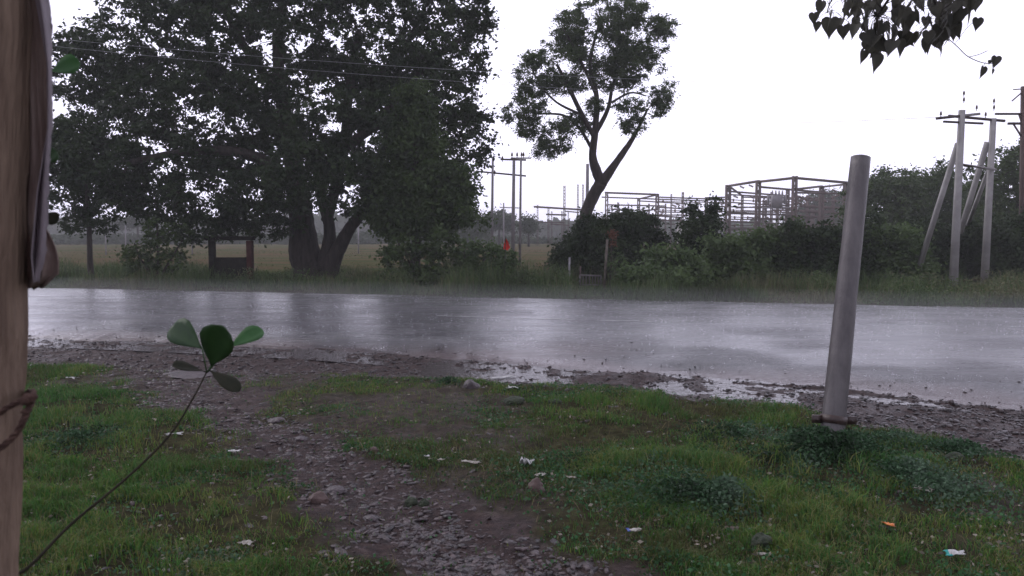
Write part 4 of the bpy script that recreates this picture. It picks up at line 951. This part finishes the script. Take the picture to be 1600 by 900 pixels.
# climbing leaves beside the post
D = 1.05
r = thing('climber', 'few broad green leaves poking out behind the wooden post', 'plant', tuple(P(30, 300, 1.08)))
m = MB(); m.tube(curve_pts([P(20, 520, 1.08), P(50, 400, 1.07), P(62, 330, 1.06), P(55, 200, 1.06), P(68, 120, 1.05)], 6), .0022, 6); m.build('stem', M['twig'], r)
top = P(68, 120, 1.05)
lf(80, 112, 122, 96, 34, (.1, -1, .3), 'leaf_bright'); top = P(62, 250, 1.06)
lf(66, 255, 86, 235, 28, (.2, -1, .1), 'leaf_broad'); top = P(60, 330, 1.06); lf(68, 333, 90, 345, 22, (.2, -1, .2), 'leaf_brown')

# hanging branch of heart-shaped leaves, top right
D = 3.4; r0 = P(1420, -260, D+.4)
r = thing('overhanging_branch', 'drooping branch with heart-shaped leaves hanging in at top right', 'branch', tuple(r0))
bm_ = MB()
main = curve_pts([P(1560, -420, D+.6), P(1480, -200, D+.3), P(1430, -90, D+.1), P(1400, -20, D), P(1370, 25, D)], 6); bm_.tube(main, list(np.linspace(.014, .004, len(main))), 7)
b2 = curve_pts([P(1430, -90, D+.1), P(1450, -30, D-.1), P(1465, 20, D-.1), P(1475, 55, D-.1)], 6); bm_.tube(b2, list(np.linspace(.007, .002, len(b2))), 6)
b3 = curve_pts([P(1400, -60, D), P(1330, -30, D+.1), P(1300, 0, D+.1), P(1292, 20, D+.1)], 6); bm_.tube(b3, list(np.linspace(.006, .002, len(b3))), 6)
b4 = curve_pts([P(1475, 55, D-.1), P(1495, 72, D-.1), P(1512, 88, D-.12), P(1535, 98, D-.12), P(1552, 99, D-.1)], 6); bm_.tube(b4, .0018, 5)
bm_.tube(curve_pts([P(1514, 89, D-.12), P(1530, 85, D-.1), P(1543, 79, D-.1)], 4), .0014, 5)
M['leaf_heart'] = mat('leaf_heart', (.040, .040, .032), .45, .3, base2=(.075, .072, .055), nscale=12, trans=.45)
lm = MB(); srcs = main[8:]+b2+b3
env_u = [1268, 1290, 1310, 1345, 1370, 1400, 1420, 1450, 1475, 1500, 1515, 1535]; env_v = [40, 62, 52, 75, 108, 90, 80, 92, 94, 60, 50, 52]
cnt = 0
while cnt < 165:
    u = random.uniform(1280, 1528); lim = np.interp(u, env_u, env_v); v = lim-26-abs(random.gauss(0, 42))
    if v < -120: continue
    dens = .45 if u < 1330 or u > 1508 else 1
    if random.random() > dens: continue
    dd = random.uniform(-.25, .25); p = P(u, v, D+dd); j = min(srcs, key=lambda q: (q-p).length)
    bm_.tube([j, j.lerp(p, .5)+Vector((0, 0, .02)), p], [.0014, .0011, .0009], 4, cap=False)
    s = random.uniform(.048, .080); leaf_shape(lm, p, (random.uniform(-.6, .6), random.uniform(-.5, .5), -1), (random.uniform(-3, 3), -1, random.uniform(-.6, .9)), s, s*random.uniform(.60, .92), 'heart', random.uniform(.02, .25)); cnt += 1
for u, v, s in ((1537, 104, .052), (1557, 88, .05), (1551, 108, .025), (1547, 94, .02), (1370, 84, .08), (1350, 78, .06), (1405, 62, .075), (1272, 20, .05), (1276, 34, .045), (1298, 28, .085), (1318, 40, .06), (1528, 28, .055)):
    p = P(u, v, D-.1); leaf_shape(lm, p, (random.uniform(-.2, .2), .1, -1), (random.uniform(-.6, .6), -1, .2), s, s*.85, 'heart', .1)
    j = min(srcs+b4, key=lambda q: (q-p).length); bm_.tube([j, j.lerp(p, .5)+Vector((0, 0, .01)), p], .001, 4, cap=False)
bm_.build('twigs', M['bark'], r, smooth=True); lm.build('leaves', M['leaf_heart'], r, smooth=True)

# ------------------------------------------------------------------ litter and single stones
def scrap(name, label, u, v, w, d_, mt, cat='litter', crumple=.3, seed=0, group='scattered litter', second=None):
    rs = random.Random(seed); c = G(u, v); z = float(zground(c.x, c.y)); nu, nv = 9, 7; ang = rs.uniform(-.6, .6)
    V = []
    for j in range(nv):
        for i in range(nu):
            s, t = i/(nu-1)-.5, j/(nv-1)-.5
            rr = 1-.6*rs.random()**1.5 if (i in (0, nu-1) or j in (0, nv-1)) else 1
            x = s*w*rr; y = t*d_*rr
            zz = .020+vnoise(s*4+seed, t*3+seed*2)*crumple*min(w, d_)*1.1+rs.uniform(0, crumple*.12*min(w, d_))
            V.append((c.x+x*math.cos(ang)-y*math.sin(ang), c.y+x*math.sin(ang)+y*math.cos(ang), z+zz))
    Q = [(j*nu+i, j*nu+i+1, (j+1)*nu+i+1, (j+1)*nu+i) for j in range(nv-1) for i in range(nu-1)]
    o = np_mesh(name, V, [np.array(Q)], M[mt], None, smooth=True)
    if second:
        o.data.materials.append(M[second])
        for pl in o.data.polygons:
            if pl.index % (nu-1) < 2: pl.material_index = 1
    so_ = o.modifiers.new('s', 'SOLIDIFY'); so_.thickness = .0015
    tag(o, label, cat, group); return o
scrap('plastic_scrap', 'bright white crumpled plastic scrap beside small rock, centre foreground', 823, 738, .085, .11, 'plastic_white', seed=1, crumple=.75)
scrap('plastic_scrap', 'flat whitish scrap just below the bright crumpled one', 845, 754, .10, .05, 'paper_dirty', seed=2)
scrap('paper_scrap', 'long pale paper strip beside the stony path', 735, 731, .17, .05, 'paper_dirty', seed=3)
scrap('paper_scrap', 'small pale bit left of the long paper strip', 690, 728, .05, .04, 'paper_dirty', seed=4)
scrap('paper_scrap', 'tiny pale bit at the right edge of stony path', 667, 722, .05, .035, 'plastic_white', seed=5)
scrap('plastic_scrap', 'white scrap in the grass next to the seedling stem', 272, 692, .14, .05, 'plastic_white', seed=6)
scrap('plastic_scrap', 'white scrap at left border of the stony path', 368, 716, .10, .05, 'plastic_white', seed=7)
scrap('plastic_scrap', 'small white scrap in grass close to the wooden post', 112, 604, .16, .07, 'plastic_white', seed=8)
scrap('paper_scrap', 'white scrap on top of grass behind the dark mossy stone', 800, 618, .14, .09, 'plastic_white', seed=9)
scrap('paper_scrap', 'pale crumpled bit in grass right of the rock', 893, 757, .07, .04, 'paper_dirty', seed=10)
scrap('wrapper', 'white wrapper with a blue end in lower grass', 990, 846, .09, .05, 'paper_dirty', seed=11, second='blue')
scrap('wrapper', 'white and teal wrapper at the bottom right edge', 1492, 890, .11, .06, 'plastic_white', seed=12, second='teal', crumple=.4)
scrap('wrapper', 'bright orange scrap lying in the lower right grass', 1388, 850, .07, .05, 'orange', seed=13, crumple=.4)
scrap('plastic_scrap', 'greyish clear plastic scrap in grass above the orange scrap', 1442, 782, .13, .08, 'paper_dirty', seed=14)
scrap('paper_scrap', 'pale scrap in weeds to the right of pipe foot', 1412, 704, .11, .07, 'plastic_white', seed=15)
scrap('paper_scrap', 'thin white sliver touching the pipe foot', 1328, 686, .11, .03, 'plastic_white', seed=16)
scrap('paper_scrap', 'faint pale scrap in mid grass right of centre', 988, 716, .11, .05, 'paper_dirty', seed=17)
scrap('paper_scrap', 'pale scrap at lower left next to the post foot', 385, 868, .07, .05, 'paper_dirty', seed=18)
scrap('paper_scrap', 'dull scrap at the lower edge near the grass hump', 1195, 885, .09, .04, 'paper_dirty', seed=19)
scrap('plastic_scrap', 'white streak of plastic at the puddle edge', 785, 586, .35, .10, 'plastic_white', seed=20, crumple=.1)
def rock(label, u, v, w, h, seed, tint=(.09, .075, .08), name='rock', mt='rock'):
    rs = np.random.default_rng(seed); c = G(u, v); z = float(zground(c.x, c.y))
    import bmesh
    bm = bmesh.new(); bmesh.ops.create_icosphere(bm, subdivisions=3, radius=1)
    o3 = rs.random(3)*20
    for vv in bm.verts:
        p = vv.co; f = .75+.5*vnoise(p.x*1.3+o3[0], p.y*1.3+o3[1], p.z*1.3+o3[2])+.18*vnoise(p.x*4+o3[0], p.y*4, p.z*4)
        q = p*float(f); q.z = max(q.z, -.35); q.x = round(float(q.x)*6)/6*.4+q.x*.6
        vv.co = (q.x*w/2, q.y*w*.4, q.z*h*.75)
    me = bpy.data.meshes.new(name); bm.to_mesh(me); bm.free(); me.materials.append(M[mt])
    o = bpy.data.objects.new(name, me); COL.objects.link(o); o.location = (c.x, c.y, z+h*.04); o.rotation_euler = (0, 0, rs.random()*.8-.4)
    tag(o, label, 'rock', 'single stones in the foreground'); return o
M['rock'] = mat('rock', (.035, .028, .030), .45, .4, base2=(.085, .066, .070), nscale=9, bump=.6, bscale=30)
M['rock_moss'] = mat('rock_moss', (.018, .026, .014), .7, .3, base2=(.030, .040, .020), nscale=9, bump=.8, bscale=40)
M['rock_brown'] = mat('rock_brown', (.060, .036, .031), .55, .3, base2=(.10, .066, .058), nscale=9, bump=.6, bscale=30)
rock('pointed grey stone standing by the end of puddle', 736, 612, .17, .10, 1)
rock('dark mossy lump on the grass above centre', 803, 634, .20, .075, 2, mt='rock_moss')
rock('small dark low lump right of the mossy lump', 868, 637, .14, .04, 3, mt='rock_moss')
rock('brown rock with dark side under the white plastic scrap', 838, 775, .11, .09, 4, mt='rock_brown')
rock('dark angular stone at the right rim of stony path', 642, 788, .075, .055, 5, mt='rock_moss')
rock('dark small stone touching the angular one on the path rim', 662, 793, .06, .045, 6, mt='rock_moss')
rock('flat grey slab in the stony path', 525, 770, .13, .045, 7)
rock('rounded grey-green stone at left rim of stony path', 497, 790, .11, .06, 8, mt='rock_brown')
rock('pale flat stone in the upper stony path', 432, 660, .14, .04, 9)
rock('small pale stone in the upper middle of path', 470, 692, .09, .035, 10)
rock('reddish stone on the right side of path', 585, 712, .06, .06, 11, mt='rock_brown')
rock('wide flat stone near bottom of the path', 580, 815, .09, .03, 12)
rock('flattish mound stone by the muddy edge at left', 296, 585, .6, .035, 13)
rock('grassy dark hump stone at the bottom right of centre', 1190, 868, .13, .09, 14, mt='rock_moss')
rock('small dark stone lying on the wet asphalt', 1242, 520, .12, .05, 15)
rock('dark stone in weeds far right of the pipe', 1492, 732, .13, .06, 16, mt='rock_moss')

# ------------------------------------------------------------------ rain splashes on the road
M['water_drop'] = mat('water_drop', (.75, .75, .8), .1, .5, trans=.5)
x = rng.uniform(-14, 14, 9000); y = ynear(x)+(yfar(x)-ynear(x))*rng.random(9000); k = (rng.random(9000) < .6) & (np.abs(x) < .75*y+1); x, y = x[k], y[k]; n = len(x)
p = np.stack([x, y, road_z(x, y)+.002], 1)
p = np.repeat(p, 4, 0)+np.concatenate([rng.normal(0, .012, (n*4, 2)), np.abs(rng.normal(0, .007, (n*4, 1)))], 1)
tag(leaflets('rain_splashes', p, .006+.010*rng.random(n*4), None, M['water_drop'], .8, .5), kind='stuff')

# ------------------------------------------------------------------ haze
def box(name, x0, x1, y0, y1, z0, z1):
    V = [(x, y, z) for z in (z0, z1) for x, y in ((x0, y0), (x1, y0), (x1, y1), (x0, y1))]
    Q = np.array([(3, 2, 1, 0), (4, 5, 6, 7), (0, 1, 5, 4), (1, 2, 6, 5), (2, 3, 7, 6), (3, 0, 4, 7)])
    m = bpy.data.materials.new('haze'); m.use_nodes = True; nn = m.node_tree.nodes; nn.remove(nn['Principled BSDF'])
    pv = nn.new('ShaderNodeVolumePrincipled'); pv.inputs['Color'].default_value = (.99, .99, 1, 1); pv.inputs['Density'].default_value = .0012
    m.node_tree.links.new(pv.outputs['Volume'], nn['Material Output'].inputs['Volume'])
    return tag(np_mesh(name, V, [Q], m), kind='stuff')
box('haze', -560, 560, -130, 560, -1.6, 17)

# low spray of splashing rain over the road: one closed slab following the carriageway
xs = [-120, 50]; V = []
for z in (-.02, .33):
    for x_, o_ in ((xs[0], 0), (xs[1], 0), (xs[1], 1), (xs[0], 1)):
        V.append((x_, yfar(x_)+(.9 if o_ else -9.5), z+(.0 if z < 0 else 0)))
m = bpy.data.materials.new('spray'); m.use_nodes = True; nn = m.node_tree.nodes; nn.remove(nn['Principled BSDF'])
pv = nn.new('ShaderNodeVolumePrincipled'); pv.inputs['Color'].default_value = (.95, .94, 1, 1); pv.inputs['Density'].default_value = .026
m.node_tree.links.new(pv.outputs['Volume'], nn['Material Output'].inputs['Volume'])
tag(np_mesh('road_spray', V, [np.array([(3, 2, 1, 0), (4, 5, 6, 7), (0, 1, 5, 4), (1, 2, 6, 5), (2, 3, 7, 6), (3, 0, 4, 7)])], m), kind='stuff')
